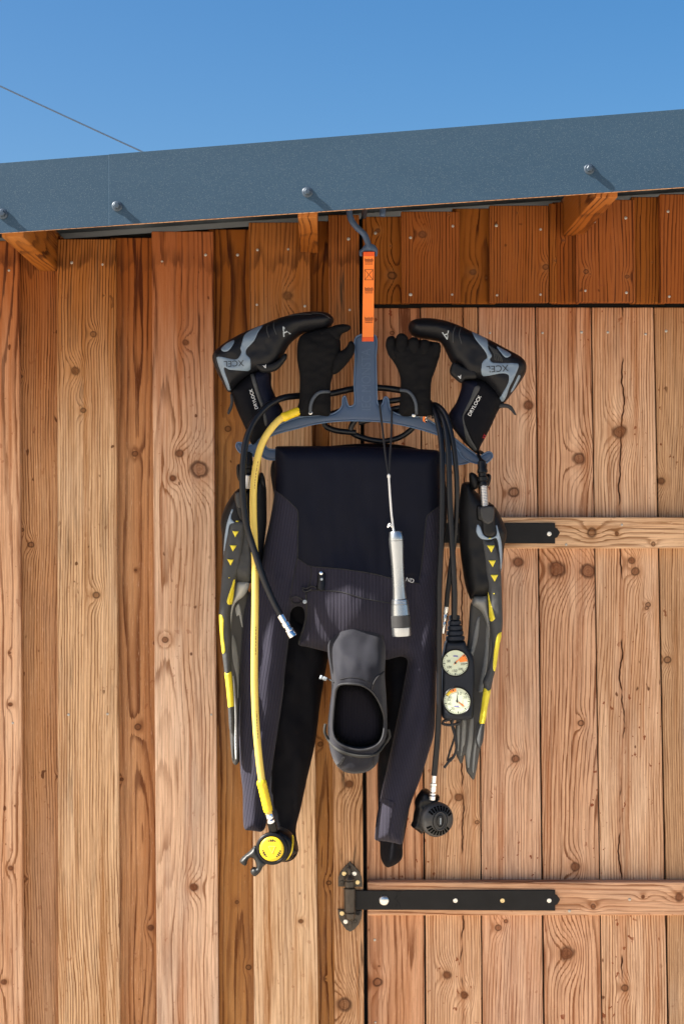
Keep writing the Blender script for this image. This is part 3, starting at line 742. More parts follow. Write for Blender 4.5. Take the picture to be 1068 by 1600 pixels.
# ------------------------------------------------------------------ roof
roof = root('shed_roof', (0, 0, 2.2), 'shed roof edge with speckled blue grey metal flashing over timber rafters', 'roof')
def sheet():
    xs = (-5.2, 2.6); prof = []; yv = -0.462  # left end lengthened out of view to keep sun off the wall
    while yv < 1.6:
        prof += [(yv, 0), (yv + .09, 0), (yv + .105, .022), (yv + .14, .022)]; yv += .155
    v = []; f = []
    for x in xs:
        for a, h in prof: v.append((x, a, zfb(x) + SHEET + h))
    n = len(prof)
    for x in xs:
        for a, h in prof: v.append((x, a, zfb(x) + SHEET + h + .003))
    for i in range(n - 1):
        f.append((i, i + 1, n + i + 1, n + i)); f.append((2*n + i, 3*n + i, 3*n + i + 1, 2*n + i + 1))
    return mk('roof_sheet', v, f, M['soffit'], roof, smooth=False)
sheet()
def sloped(name, x0, x1, y0, y1, b0, b1, t0, t1, mat, bevel=.0008, wood=None):
    f = [Vector((x0, y0, b0)), Vector((x1, y0, b1)), Vector((x1, y0, t1)), Vector((x0, y0, t0))]
    bk = [Vector((v.x, y1, v.z)) for v in f]
    c = (f[0] + f[2]) / 2 if wood else WORLD[roof]
    o = bm_obj(name, box_mesh(f, bk, bevel), mat, roof, c); return o
def ztp(x): return 2.3545 + 0.0790 * x           # upper edge of the flashing
OV = 0.50
seam = (170 - CX) / (FPX / (D - OV))
for x0, x1, off in ((-5.2, seam + .01, 0.0), (seam, 2.6, 0.0022)):  # left run extended unseen with the sheet, to shade the wall below
    sloped('flashing', x0, x1, -OV - off, -OV + .0022 - off, zfb(x0), zfb(x1), ztp(x0), ztp(x1), M['roof'], 0.0004)
    # folded top and bottom lips
    v = []; 
    for x in (x0, x1):
        v += [(x, -OV - off + .0005, ztp(x) - .0006), (x, -OV + .16, ztp(x) + .012), (x, -OV + .16, ztp(x) + .010), (x, -OV - off + .0005, ztp(x) - .0028)]
    mk('top_fold', v, [(0, 4, 5, 1), (1, 5, 6, 2), (2, 6, 7, 3), (3, 7, 4, 0), (0, 1, 2, 3), (7, 6, 5, 4)], M['roof'], roof, smooth=False)
def woodprops(o, seed, ring, tone, bright=1.0):
    o['seed'] = seed; o['ring'] = [float(q) for q in ring]; o['tone'] = tone; o['contrast'] = .8; o['grey'] = 0.; o['bright'] = bright; o['grime'] = 0.; o['spots'] = 0.
    o['tide'] = 9.0; o['crack'] = [9., .002, 0.]
    for i in range(6): o['k%d' % i] = [9., 9., .004]
bb = sloped('barge_board', -5.2, 2.6, -OV + .0030, -OV + .026, zfb(-5.2) + .0034, zfb(2.6) + .0034, ztp(-5.2) - .006, ztp(2.6) - .006, WOOD, .0008, True)
woodprops(bb, 61.2, (.02, .03, 60), .55, 1.1)
for xa, xb, sd in ((-.629, -.586, 1.1), (-.050, -.012, 2.2), (.530, .575, 3.3), (1.13, 1.175, 4.4), (-1.23, -1.185, 5.5)):
    zb = zfb((xa + xb) / 2) - .005; zt = zfb(xa) + SHEET - .001
    f = [Vector((xa, -OV + .027, zb)), Vector((xb, -OV + .027, zb)), Vector((xb, -OV + .027, zt)), Vector((xa, -OV + .027, zt))]
    bk = [Vector((v.x, .8, v.z)) for v in f]; c = Vector(((xa + xb)/2, -.2, (zb + zt)/2))
    # grain must run along the rafter: geometry turned into an upright local frame
    bm = box_mesh(f, bk, .0012)
    for v in bm.verts:
        q = v.co - c; v.co = Vector((q.x, -q.z, q.y))
    me = bpy.data.meshes.new('rafter'); bm.to_mesh(me); bm.free()
    o = link_mesh('rafter', me, WOOD, roof, c); o.rotation_euler = (math.radians(-90), 0, 0)
    woodprops(o, 70 + sd, (.015, .01, 75), .9, 1.0); o['tide'] = -0.1
for px, py in ((4, 334), (183, 322), (480, 300), (920, 264), (1330, 234)):
    c = P(px, py, OV + .0014)
    r_ = px2m(8.2, OV)
    w = lathe('bolt', [(0, r_), (.0022, r_), (.0034, r_ * .86), (.0036, r_ * .66)], c, (0, -1, 0), M['bolt'], roof, 24, 35)
    lathe('bolt_head', [(.003, r_ * .64), (.0095, r_ * .64), (.0112, r_ * .48), (.0114, .0004)], c, (0, -1, 0), M['bolt'], w, 6, 30)
# short steel peg under the eave that carries the hanger
tube('hanging_peg', [Vector((.0895, -.004, 2.287)), Vector((.0895, -.472, 2.287))], .006, M['bolt'], roof, 12, curve=False)

# ------------------------------------------------------------------ cable in the sky, its ends left unattached outside the frame and behind the roof
def far(px, py, y):
    k = (D + y) / FPX; return Vector(((px - CX) * k, y, ZC - (py - CY) * k))
ca, cb = far(0, 129, 9.0), far(232, 238, 9.0)
cdir = cb - ca; c0 = ca - cdir * 3.0; c1 = ca + cdir * 1.9
cab = root('overhead_cable', c1, 'thin dark overhead cable slanting across the blue sky behind the roof', 'cable')
pts = [c0 + (c1 - c0) * (i / 24) - Vector((0, 0, .5 * (1 - (2 * (i / 24) - 1) ** 2) * .05)) for i in range(25)]
tube('wire', pts, .0062, plain('grey_cable', (.03, .06, .11), .6), cab, 8, curve=False)
GO = 0.10
# ------------------------------------------------------------------ hanger
HD = 0.150
hang = root('gear_hanger', P(570, 700, HD), 'slate blue plastic gear hanger with orange strap hooked under the eave', 'hanger')
frame_out = [(556, 527), (554.5, 560), (553, 600), (554, 622), (552.7, 632), (545, 635), (541.3, 627), (538.8, 619), (535, 622), (533.7, 634.4), (527.4, 642), (517, 647),
    (497, 649), (466.7, 652), (441.5, 661), (423.8, 672), (408.6, 683), (396, 692), (386, 696), (378, 692), (371, 691.5), (369, 697.6), (376, 708), (391, 712.5), (404, 711), (410, 700), (414.4, 691),
    (420, 683), (436.4, 676.5), (461.7, 670), (487, 663.5), (512, 659.5), (540, 657.5), (565, 657.5), (596, 659), (622, 663), (646.7, 668.5), (680, 678.5), (703, 690), (714, 701), (722, 714), (736, 722), (750, 725),
    (760, 723), (769, 713), (764.7, 706), (757, 708), (748, 713), (740, 708), (726, 698), (708.5, 684), (691.7, 670), (672, 658), (660.8, 653), (640, 650), (624, 648), (611.6, 642),
    (607.4, 632), (606.6, 624), (603, 620), (599.5, 622), (598, 629), (593, 634.5), (589, 628), (588, 601), (587, 560), (586, 525)]
hp_ = Puff(frame_out, HD, .0045, 4.0, back=1.0, step=4.5, bstep=2.5)
fr = hp_.mesh('frame', M['hanger'], hang)
rim_pts = [P(a, b, HD) + Vector((0, -.0035, 0)) for a, b in resample(frame_out, 2.5)]
tube('rim', rim_pts, .0016, M['hanger_rim_highlight'], fr, 8, closed=True, curve=False)
bar = [(402, 692), (412, 694), (418.7, 701), (430, 702.4), (560, 703.5), (690, 707), (704, 705), (711, 698), (716, 702), (728, 714), (736, 720), (724, 725), (708, 726), (690, 724), (560, 720), (431, 718.4), (418.7, 717.9), (408, 712), (398, 702)]
bp = Puff(bar, HD - .0008, .0038, 4.0, back=.9, step=5, bstep=2.5)
br = bp.mesh('trouser_bar', M['hanger'], hang)
tube('rim', [P(a, b, HD) + Vector((0, -.0026, 0)) for a, b in resample(bar, 2.5)], .0015, M['hanger_rim_highlight'], br, 8, closed=True, curve=False)
text_on(lambda a, b: P(a, b, HD) + Vector((0, -.0058, 0)), 'IEC MONSTA', (571.5, 593), 96, 90.5, 'lettering', M['hanger_text'], fr, 1.25)
hook_c = [(545.5, 326), (546, 336), (550, 346), (558, 356), (568, 365), (574, 378), (576, 390)]
hw = [6.5, 6.3, 6, 5.8, 5.6, 5.6, 6]
hook_top = [(597, 338), (597.5, 326), (593, 315), (580, 306.5), (565, 306), (551, 312)]
hpts = [P(a, b, HD) for a, b in hook_top + hook_c]; hq = smooth3(hpts, .006)
v, f = tube_mesh(hq, .0064, 14)
hk = mk('hook', v, f, M['hanger'], hang)
hb_ = Puff([(564, 389), (571, 381), (582, 381), (588, 386), (590, 392), (588.5, 400), (585, 400), (584, 394), (567, 394), (566, 400), (561.5, 399), (561, 391)], HD, .005, 3, back=1, step=3, bstep=1.5)
hb_.mesh('strap_loop', M['hanger'], hk)
def strap_strip(x0, x1, y0, y1, d, T, name, mat, parent):
    f = [P(x0[1], y1, d), P(x1[1], y1, d), P(x1[0], y0, d), P(x0[0], y0, d)]
    bk = [q + Vector((0, T, 0)) for q in f]
    return bm_obj(name, box_mesh(f, bk, .0005), mat, parent, WORLD[parent])
st = strap_strip((567.5, 565.5), (584.5, 583.5), 396, 530, HD + .0075, .0025, 'strap', M['orange'], hang)
strap_strip((567.4, 567.4), (584.6, 584.6), 393, 400, HD + .0082, .0156, 'strap_fold', M['orange_dark'], st)
strap_strip((565.3, 565.3), (583.6, 583.6), 526.5, 533, HD + .0082, .0156, 'strap_fold', M['orange_dark'], st)
strap_strip((567.5, 565.5), (584.5, 583.5), 398, 528, HD - .006, .0025, 'strap_back', M['orange'], st)
def dash(name, segs, d, mat, parent, w=.5):
    v, f = [], []
    for x0, y0, x1, y1 in segs:
        a, b = np.array((x0, y0)), np.array((x1, y1)); t = (b - a) / np.linalg.norm(b - a); n = np.array((-t[1], t[0])) * w / 2
        k = len(v); v += [P(*(a + n), d), P(*(b + n), d), P(*(b - n), d), P(*(a - n), d)]; f.append((k, k+1, k+2, k+3))
    return mk(name, v, f, mat, parent, smooth=False, recalc=False)
segs = []
for cy in (408, 453, 499.5):
    for i in range(5):
        x = 570 + i * 2.7; segs += [(x, cy - 4.5 + (i % 2), x, cy), (x + 1.2, cy - 3.5, x + 1.4, cy)]
    for i in range(6): segs.append((570 + i * 2.0, cy + 2.6, 571.3 + i * 2.0, cy + 2.6))
    segs += [(570, cy + 4.4, 582, cy + 4.4), (570, cy + .9, 582, cy + .9)]
segs += [(569.5, 421, 582.5, 420.5), (569.5, 437, 582.5, 437), (569.5, 421, 569.5, 437), (582.5, 421, 582.5, 437), (569.5, 421, 582.5, 437), (582.5, 421, 569.5, 437)]
pr_ = dash('print', segs, HD + .0079, M['print'], st, .8); pr_['kind'] = 'stuff'

# ------------------------------------------------------------------ wetsuit
SD = 0.148
suit = root('wetsuit', P(560, 900, SD), 'dark navy hooded wetsuit folded over the hanger with ribbed sleeves hanging down', 'wetsuit')
outline = [(430, 699), (436, 697), (560, 697.5), (680, 703), (686, 706), (688, 790), (687, 880), (684, 960), (681, 1022), (680, 1094), (678, 1144), (670, 1174), (656, 1218), (642.5, 1253), (632, 1292), (628, 1318),
    (615, 1317), (596, 1313.5), (585, 1311), (594, 1248), (604, 1201), (615, 1149), (626, 1094), (633, 1055), (636, 1032), (626, 1026), (604, 1031), (560, 1033), (508, 1018), (480, 1011), (466, 1007), (470, 990), (476, 965),
    (473, 950), (462, 948), (454, 956), (452, 975), (451, 992), (449, 1017), (445, 1050), (442.5, 1082), (432.5, 1150), (425, 1200), (420, 1237), (416, 1287), (410, 1299), (395, 1298), (381, 1294), (379, 1237), (375.5, 1205), (373, 1150),
    (374, 1100), (376, 1030), (380, 967), (385, 938), (397, 908), (407, 880), (413, 850), (421, 815), (428, 772)]
def suit_disp(x, y):
    g = .030 * math.exp(-(((x - 548) / 62) ** 2 + ((y - 948) / 55) ** 2))          # padded collar pushed forward
    g -= .010 * math.exp(-(((x - 478) / 14) ** 2 + ((y - 915) / 45) ** 2))          # dip where the zip flap folds
    g += .008 * math.exp(-(((x - 425) / 16) ** 2 + ((y - 960) / 90) ** 2))
    fold = 0.0055 * mnoise.noise(Vector((x * .030, y * .011, 3.3))) + .0035 * mnoise.noise(Vector((x * .07, y * .02, 7.7)))
    k = 1.0 if y > 860 else max(0.5, (y - 700) / 160)
    # soft crease lines on the hanging sleeves
    if y > 900 and (x > 615): g += .006 * math.sin((x - .35 * (1300 - y)) * .16) * .5
    if y > 900 and x < 455: g += .005 * math.sin((x + .10 * y) * .17) * .6
    return g + fold * k
seamL = [(424, 761), (432, 767), (450, 782), (464, 796), (466, 803), (465.5, 835), (465, 870), (462, 884), (457, 910), (453, 935), (455, 962)]
seamR = [(692, 786), (684, 791), (668, 803), (664, 809), (661, 840), (657, 880), (653, 905), (650, 935), (644, 980), (636, 1012), (634, 1040)]
seamT = [(464, 871), (474, 878), (485, 884), (520, 887), (552, 890.5), (586, 896.5), (612, 903), (640, 909), (653, 911)]
sp_ = Puff(outline, SD, .040, 24, back=.3, step=4.6, cuts=[seamL, seamR, seamT], disp=suit_disp, bstep=3)
def interp_x(line, y):
    a = np.array(line); return np.interp(y, a[:, 1], a[:, 0])
cx_, cy_ = sp_.cen[:, 0], sp_.cen[:, 1]
isL = (cx_ < interp_x(seamL, cy_)) & (cy_ > 761) & ~((cy_ < 768) & (cx_ > 432)); isL |= (cy_ > 962) & (cx_ < 462)
isR = (cx_ > interp_x(seamR, cy_)) & (cy_ > 786); isR |= (cy_ > 1036) & (cx_ > 560)
tY = np.interp(cx_, np.array(seamT)[:, 0], np.array(seamT)[:, 1])
isY = ~isL & ~isR & (cy_ > tY)
isT = ~isL & ~isR & ~isY
torso = sp_.mesh('torso_panel', M['smooth'], suit, isT)
slL = sp_.mesh('sleeve', M['rib_l'], suit, isL); slR = sp_.mesh('sleeve', M['rib_r'], suit, isR)
yoke = sp_.mesh('shoulder_yoke', M['rib_c'], suit, isY)
def seam_tube(base, pts, r_, name, mat, parent, lift=.0006, step=4):
    q = [base.on(a, b, lift) for a, b in resample(pts, step, False)]
    v, f = tube_mesh(q, r_, 6); return mk(name, v, f, mat, parent)
seam_tube(sp_, seamL[1:-1], .0011, 'seam', M['seam'], torso); seam_tube(sp_, seamR[1:7], .0011, 'seam', M['seam'], torso)
seam_tube(sp_, seamT, .0012, 'seam', M['seam'], yoke)
seam_tube(sp_, zG([(205, 255), (300, 250), (430, 262), (560, 300), (740, 333)]), .0012, 'seam', M['seam'], yoke)
seam_tube(sp_, zG([(228, 100), (230, 160), (215, 220), (205, 255)]), .0014, 'seam', M['seam'], yoke)
seam_tube(sp_, [(478, 925), (479, 950), (477, 972), (470, 995), (467, 1005)], .0016, 'flap_edge', M['seal_dull'], yoke, .001)
# cuffs, zip pulls, toggles
overlay(sp_, zF([(125, 1115), (200, 1120), (195, 1160), (170, 1300), (180, 1350), (95, 1345)]), .0016, 'cuff_patch', M['rib_c'], slR)
pz = zG([(268, 200), (275, 140), (300, 130), (320, 145), (312, 250), (265, 245)])
zp = overlay(sp_, pz, .004, 'zip_pull', M['black'], yoke)
q = zG([(293, 142)])[0]; lathe('zip_stud', [(0, .0035), (.003, .0035), (.004, .001)], sp_.on(*q, .004), (0, -1, 0), M['chrome'], zp, 12)
q = zG([(297, 180)])[0]; lathe('zip_stud', [(0, .0028), (.003, .0028), (.004, .001)], sp_.on(*q, .004), (0, -1, 0), M['grey_print'], zp, 12)
tube('drawcord', [sp_.on(*a, .003) for a in zG([(265, 232), (235, 225), (200, 240), (175, 235), (190, 260), (235, 245)])], .0016, M['cord'], yoke, 8, step=.003)
q = zG([(190, 325)])[0]; lathe('snap', [(0, .0042), (.003, .0042), (.0042, .001)], sp_.on(*q, .003), (0, -1, 0), M['grey_print'], yoke, 14)
tube('drawcord', [sp_.on(*a, .003) for a in zG([(185, 320), (140, 290), (108, 300), (110, 330), (150, 338), (175, 325)])], .0013, M['cord'], yoke, 8, step=.003)
text_on(lambda a, b: sp_.on(a, b, .0030), 'ND', zG([(857, 187)])[0], 12.5, -16, 'lettering', M['white'], torso)
# legs hang behind
LG = 0.085
legL = Puff([(430, 940), (470, 960), (505, 990), (513, 1018), (509, 1045), (500, 1100), (492, 1162), (480, 1215), (470, 1262), (462, 1297), (466, 1328), (461, 1340), (450, 1346), (438, 1344), (428, 1310), (418, 1262), (416, 1200), (420, 1120), (425, 1030)],
            LG, .045, 22, step=6, disp=wr(.012, .03, .012, 1.0), back=.3)
legL.mesh('leg', M['legs'], suit)
legR = Puff([(600, 960), (660, 960), (668, 1060), (660, 1150), (645, 1230), (633, 1300), (629, 1320), (628, 1340), (618, 1350), (603, 1354.5), (595, 1342), (593, 1318), (590, 1250), (590, 1190), (598, 1080)],
            LG, .045, 22, step=6, disp=wr(.012, .03, .012, 5.0), back=.3)
legR.mesh('leg', M['legs'], suit)
back_t = Puff([(436, 712), (680, 716), (676, 960), (640, 1010), (600, 1020), (520, 1012), (460, 985), (440, 940), (432, 800)], .095, .03, 24, step=9, back=.4)
back_t.mesh('folded_back', M['legs'], suit)
# hood with its face opening
HO = 0.176
hood_out = zG([(335, 580), (370, 525), (420, 490), (520, 466), (620, 488), (680, 530), (705, 590), (706, 700), (702, 800), (712, 950), (716, 1080), (714, 1180), (690, 1250), (668, 1300), (655, 1360), (600, 1412), (520, 1430), (440, 1418), (385, 1370), (352, 1290), (338, 1200), (336, 1120), (348, 1000), (360, 880), (350, 760), (334, 660)])
opening = zG([(402, 845), (440, 832), (500, 832), (560, 845), (615, 885), (660, 955), (690, 1040), (694, 1110), (680, 1185), (640, 1232), (560, 1256), (470, 1245), (395, 1205), (366, 1140), (372, 1000), (385, 890)])
def hood_disp(x, y):
    lat = max(0.0, 1 - .55 * ((x - 556) / 46) ** 2)
    up = min(1.0, max(0.0, (y - 972) / 88.0)); up = up * up * (3 - 2 * up)             # brow hangs forward of the collar
    dn = min(1.0, max(0.0, (y - 1062) / 140.0)); w = .046 * up * (1 - .75 * dn) * lat
    k = min(1.0, max(0.0, (1040 - y) / 60.0)); k = k * k * (3 - 2 * k)                 # flows out of the collar
    flush = float(sp_.h([(min(max(x, 512), 604), min(y, 984))])[0]) + SD + .0015 - HO - .046
    w = w + flush * k
    w += .0045 * math.sin((y - .55 * x) * .15) * math.exp(-((y - 1015) / 30) ** 2) * math.exp(-((x - 545) / 30) ** 2)   # soft neck creases
    w -= .010 * math.exp(-((x - 516) / 9) ** 2) * min(1, max(0, (1060 - y) / 40))
    return w + .0035 * mnoise.noise(Vector((x * .05, y * .03, 2))) + .001 * mnoise.noise(Vector((x * .12, y * .06, 5)))
hd = Puff(hood_out, HO, .046, 14, back=.5, step=4.0, holes=[opening], disp=hood_disp, bstep=2.5)
hood = hd.mesh('hood', M['hood'], suit, closed=False)
lin = Puff(resample(opening, 3).tolist(), HO - .012, -.034, 16, back=1.25, step=5, curve=False)
lin.mesh('hood_lining', M['lining'], hood)
# lining wall between the rim and the bowl, then the rolled rim itself
ro = resample(opening, 2.5); n = len(ro)
fr_ = [hd.on(a, b) for a, b in ro]; bk_ = [P(a, b, HO - .012) for a, b in ro]
mk('hood_inner_wall', fr_ + bk_, [(i, (i+1) % n, n + (i+1) % n, n + i) for i in range(n)], M['lining'], hood)
tube('face_seal', [p + Vector((0, -.0006, 0)) for p in fr_], 0.0024, M['seal'], hood, 10, closed=True, curve=False)
chin = [hd.on(*a, .004) if hd.isin(np.array([a]))[0] else P(*a, HO + .03) for a in zG([(322, 1115), (316, 1165), (345, 1215), (400, 1255), (470, 1283), (560, 1296), (640, 1284), (700, 1245), (733, 1195), (724, 1150)])]
tube('chin_edge', chin, .0030, M['seal_dull'], hood, 10)
seam_tube(hd, zG([(332, 575), (360, 545), (400, 506), (460, 478), (520, 468), (600, 482), (660, 515), (690, 560), (712, 620)])[1:-1], .0019, 'seam', M['seam'], hood, .0016)
seam_tube(hd, zG([(612, 868), (622, 830), (650, 790), (690, 768), (702, 766)])[:-1], .0017, 'seam', M['seam'], hood, .0014)
seam_tube(hd, zG([(444, 1295), (425, 1335), (400, 1380)]), .0014, 'seam', M['seam'], hood); seam_tube(hd, zG([(433, 1300), (415, 1335), (392, 1370)]), .0010, 'seam', M['seam'], hood)
seam_tube(hd, zG([(625, 1300), (622, 1340), (632, 1375)]), .0012, 'seam', M['seam'], hood)
seam_tube(hd, zG([(410, 805), (470, 792), (540, 798), (600, 825)]), .0007, 'stitching', M['seam'], hood)
tg = tube('toggle_cord', [hd.on(*zG([(375, 835)])[0], .002), P(*zG([(350, 832)])[0], HO + .03), P(*zG([(320, 820)])[0], HO + .032)], .0016, M['cord'], hood, 8, step=.003)
ta, tb = P(*zG([(285, 812)])[0], HO + .032), P(*zG([(328, 828)])[0], HO + .032)
lathe('toggle', [(0, .003), (.001, .0042), (.004, .0044), (.005, .003), (.007, .003), (.008, .0042), ((tb-ta).length, .0036)], ta, tb - ta, M['grey_print'], hood, 12)

# ------------------------------------------------------------------ boots
def boot(d0, label, shoe, shaft, blues, buckle, tab, navy, seamt, logo, txt, dry, zf, extras):
    t = root('wetsuit_boot', P(*zf([shaft[len(shaft) // 2]])[0], d0), label, 'boot', 'wetsuit boots pushed upside down onto the hanger')
    ps = Puff(zf(shaft), d0 - .012, .040, 20, back=.6, step=4, disp=wr(.003, .05, .03, 2.0), bstep=2.5)
    s_ = ps.mesh('shaft', M['boot_shaft'], t)
    overlay(ps, zf(navy), .0010, 'side_panel', M['boot_navy'], s_); overlay(ps, zf(seamt), .0022, 'seam_tape', M['rubber_grey'], s_)
    text_on(lambda a, b: ps.on(a, b, .0016), 'DRYLOCK', zf([dry[0]])[0], dry[1], dry[2], 'lettering', M['white'], s_)
    pf = Puff(zf(shoe), d0, .045, 20, back=.6, step=4, disp=wr(.0025, .06, .05, 4.0), bstep=2.5)
    f_ = pf.mesh('foot', M['boot'], t)
    for b_ in blues: overlay(pf, zf(b_), .0018, 'rubber_overlay', M['boot_blue'], f_)
    text_on(lambda a, b: pf.on(a, b, .0026), 'XCEL', zf([txt[0]])[0], txt[1], txt[2], 'lettering', M['dark_print'], f_)
    text_on(lambda a, b: pf.on(a, b, .0014), 'A', zf([logo[0]])[0], logo[1], logo[2], 'emblem', M['grey_print'], f_, 1.1)
    pb = Puff(zf(buckle), d0 + .030, .010, 5, back=.8, step=3, bstep=2)
    b_ = pb.mesh('ankle_strap', M['rubber'], t)
    text_on(lambda a, b: pb.on(a, b, .0008), 'A', zf([extras['mark']])[0], 5.5, 200, 'emblem', M['white'], b_, 1.0)
    Puff(zf(tab), d0 + .012, .003, 2.5, back=1, step=2.5, bstep=1.5).mesh('pull_tab', M['cord'], t)
    for a in extras.get('ribs', []): seam_tube(pf, zf(a), .0008, 'sole_line', M['rubber_grey'], f_, .0004, 3)
    if 'red' in extras: text_on(lambda a, b: ps.on(a, b, .0014), 'XX', zf([extras['red']])[0], 7, 70, 'red_mark', M['red'], s_, 1.6)
    return t
boot(0.158, 'black boot with blue grey rubber heel behind the yellow hose',
     [(832, 175), (830, 140), (790, 112), (700, 105), (600, 118), (500, 145), (400, 185), (300, 225), (200, 275), (120, 330), (88, 370), (88, 410), (105, 460), (140, 530), (180, 600), (203, 602), (260, 545), (340, 490), (440, 470), (500, 420), (540, 345), (570, 300), (640, 245), (700, 235), (790, 215)],
     [(200, 590), (330, 470), (440, 470), (452, 570), (490, 660), (520, 720), (500, 790), (430, 850), (380, 895), (335, 935), (325, 925), (290, 830), (240, 720), (212, 640)],
     [[(400, 197), (372, 250), (350, 300), (305, 350), (300, 380), (325, 410), (325, 470), (300, 482), (200, 478), (165, 466), (190, 550), (203, 595), (188, 598), (155, 520), (117, 402), (150, 398), (240, 412), (270, 375), (265, 345), (275, 310), (290, 260), (335, 222)],
      [(145, 345), (180, 310), (225, 292), (220, 325), (190, 362), (160, 365)]],
     [(350, 420), (440, 425), (495, 402), (530, 366), (547, 372), (540, 405), (480, 470), (400, 482), (358, 455)],
     [(195, 615), (212, 625), (216, 655), (210, 700), (188, 742), (178, 735), (182, 715), (197, 670)],
     [(360, 490), (430, 490), (445, 570), (480, 655), (505, 715), (490, 780), (430, 840), (410, 720), (370, 580)],
     [(325, 500), (345, 500), (375, 600), (410, 700), (430, 800), (415, 820), (395, 720), (355, 610)],
     ((538, 240), 13, 25), ((226, 440), 31, 183), ((345, 655), 32, 107), zA,
     {'mark': (412, 448), 'ribs': [[(430, 190), (425, 230), (440, 280)], [(470, 175), (468, 215), (485, 262)], [(110, 350), (112, 420), (150, 510)], [(700, 125), (760, 130), (815, 160)], [(560, 140), (640, 132), (700, 135)]]})
boot(0.158, 'black boot with blue grey rubber heel and red mark over the hose bundle',
     [(40, 110), (60, 65), (120, 40), (220, 38), (330, 55), (440, 90), (560, 145), (700, 210), (850, 290), (960, 350), (1010, 395), (1025, 450), (1010, 510), (960, 590), (900, 670), (842, 742), (795, 735), (720, 630), (640, 560), (520, 545), (440, 440), (395, 400), (330, 270), (300, 235), (220, 218), (120, 202), (60, 172)],
     [(500, 550), (640, 530), (790, 630), (842, 735), (790, 810), (720, 960), (640, 1110), (612, 1165), (590, 1155), (560, 1130), (460, 1020), (372, 870), (440, 740), (480, 630)],
     [[(567, 155), (680, 217), (690, 270), (690, 310), (720, 370), (705, 400), (730, 425), (930, 430), (940, 460), (900, 560), (870, 620), (845, 700), (822, 738), (785, 728), (850, 600), (855, 530), (800, 515), (650, 530), (635, 440), (650, 410), (680, 380), (660, 330), (585, 230)],
      [(760, 290), (800, 300), (882, 352), (830, 382)], [(942, 525), (962, 535), (905, 650), (880, 662), (912, 590)]],
     [(390, 450), (420, 402), (500, 440), (600, 470), (606, 540), (512, 550), (480, 580), (430, 545), (388, 500)],
     [(800, 752), (860, 752), (905, 775), (942, 845), (925, 845), (870, 790), (800, 785)],
     [(505, 575), (600, 580), (560, 700), (480, 850), (480, 900), (540, 1060), (470, 1010), (385, 870), (450, 740)],
     [(580, 620), (622, 620), (612, 660), (532, 800), (494, 860), (498, 920), (545, 1040), (605, 1140), (590, 1148), (510, 1050), (478, 900), (482, 850), (540, 720)],
     ((345, 200), 11, 195), ((765, 476), 34, 184), ((578, 778), 35, 61), zI,
     {'mark': (467, 532), 'red': (668, 1030), 'ribs': [[(690 + i * 16, 275 + i * 10), (735 + i * 16, 350 + i * 10), (745 + i * 14, 405 + i * 3)] for i in range(5)] + [[(430, 110), (400, 180), (400, 260)], [(470, 125), (450, 190), (470, 270)]]})

# ------------------------------------------------------------------ gloves
def glove(d0, label, parts, trim, zf, snap):
    c = zf([parts[0][1][0]])[0]
    t = root('diving_glove', P(c[0], c[1], d0), label, 'glove', 'neoprene gloves standing on the hanger prongs')
    for i, (nm, pts, dd_, T, r_) in enumerate(parts):
        Puff(zf(pts), d0 + dd_, T, r_, back=.8, step=3.6, disp=(lambda i: (lambda x, y: .004 * mnoise.noise(Vector((x * .04, y * .05, i))) + .0028 * mnoise.noise(Vector((x * .09 + y * .05, y * .16, i + 4.)))))(i), bstep=2.2).mesh(nm, M['glove'], t)
    base = Puff(zf(parts[0][1]), d0 + parts[0][2], parts[0][3], parts[0][4], step=6)
    q = [base.on(a, b, .0022) for a, b in resample(zf(trim), 3, False)]
    v, f = tube_mesh(q, .0034, 8); tr = mk('cuff_trim', v, f, M['glove_trim'], t)
    s = zf([snap])[0]; lathe('snap', [(0, .004), (.003, .004), (.004, .001)], base.on(s[0], s[1], .001), (0, -1, 0), M['steel'], tr, 12)
    return t
glove(0.172, 'black neoprene glove with open thumb curled out towards the orange strap',
      [('hand', [(614, 745), (622, 650), (624, 500), (609, 400), (612, 300), (640, 248), (740, 215), (830, 205), (868, 252), (878, 330), (872, 420), (832, 495), (816, 560), (812, 742), (740, 748)], 0, .026, 20),
       ('thumb', [(850, 360), (885, 345), (912, 325), (930, 293), (950, 289), (966, 320), (957, 370), (915, 430), (860, 485), (820, 490), (820, 420)], .006, .020, 11),
       ('finger', [(740, 230), (800, 205), (870, 184), (925, 186), (942, 205), (925, 225), (885, 245), (868, 285), (800, 300), (750, 280)], .004, .020, 9)],
      [(690, 738), (694, 690), (712, 645), (748, 612), (808, 604)], zA, (692, 735))
glove(0.172, 'black neoprene glove clenched into a fist beside the lanyard cord',
      [('hand', [(300, 1165), (304, 1050), (302, 960), (275, 890), (232, 825), (240, 790), (300, 760), (400, 750), (520, 772), (525, 820), (500, 910), (476, 980), (472, 1080), (472, 1168), (380, 1175)], 0, .026, 20),
       ('thumb', [(222, 790), (222, 760), (234, 735), (258, 728), (276, 742), (278, 790), (290, 850), (262, 860), (236, 830)], .008, .018, 9),
       ('finger', [(272, 775), (280, 732), (300, 714), (325, 718), (346, 742), (346, 800), (320, 840), (285, 830)], .010, .018, 9),
       ('finger', [(338, 800), (345, 755), (368, 736), (396, 740), (410, 770), (405, 820), (370, 845)], .011, .018, 8),
       ('finger', [(400, 805), (408, 765), (430, 748), (462, 758), (470, 800), (450, 840), (415, 840)], .010, .018, 8),
       ('finger', [(460, 815), (468, 775), (490, 762), (522, 772), (527, 815), (505, 850), (475, 850)], .006, .018, 8)],
      [(300, 1032), (340, 1042), (368, 1070), (384, 1110), (390, 1165)], zB, (376, 1172))
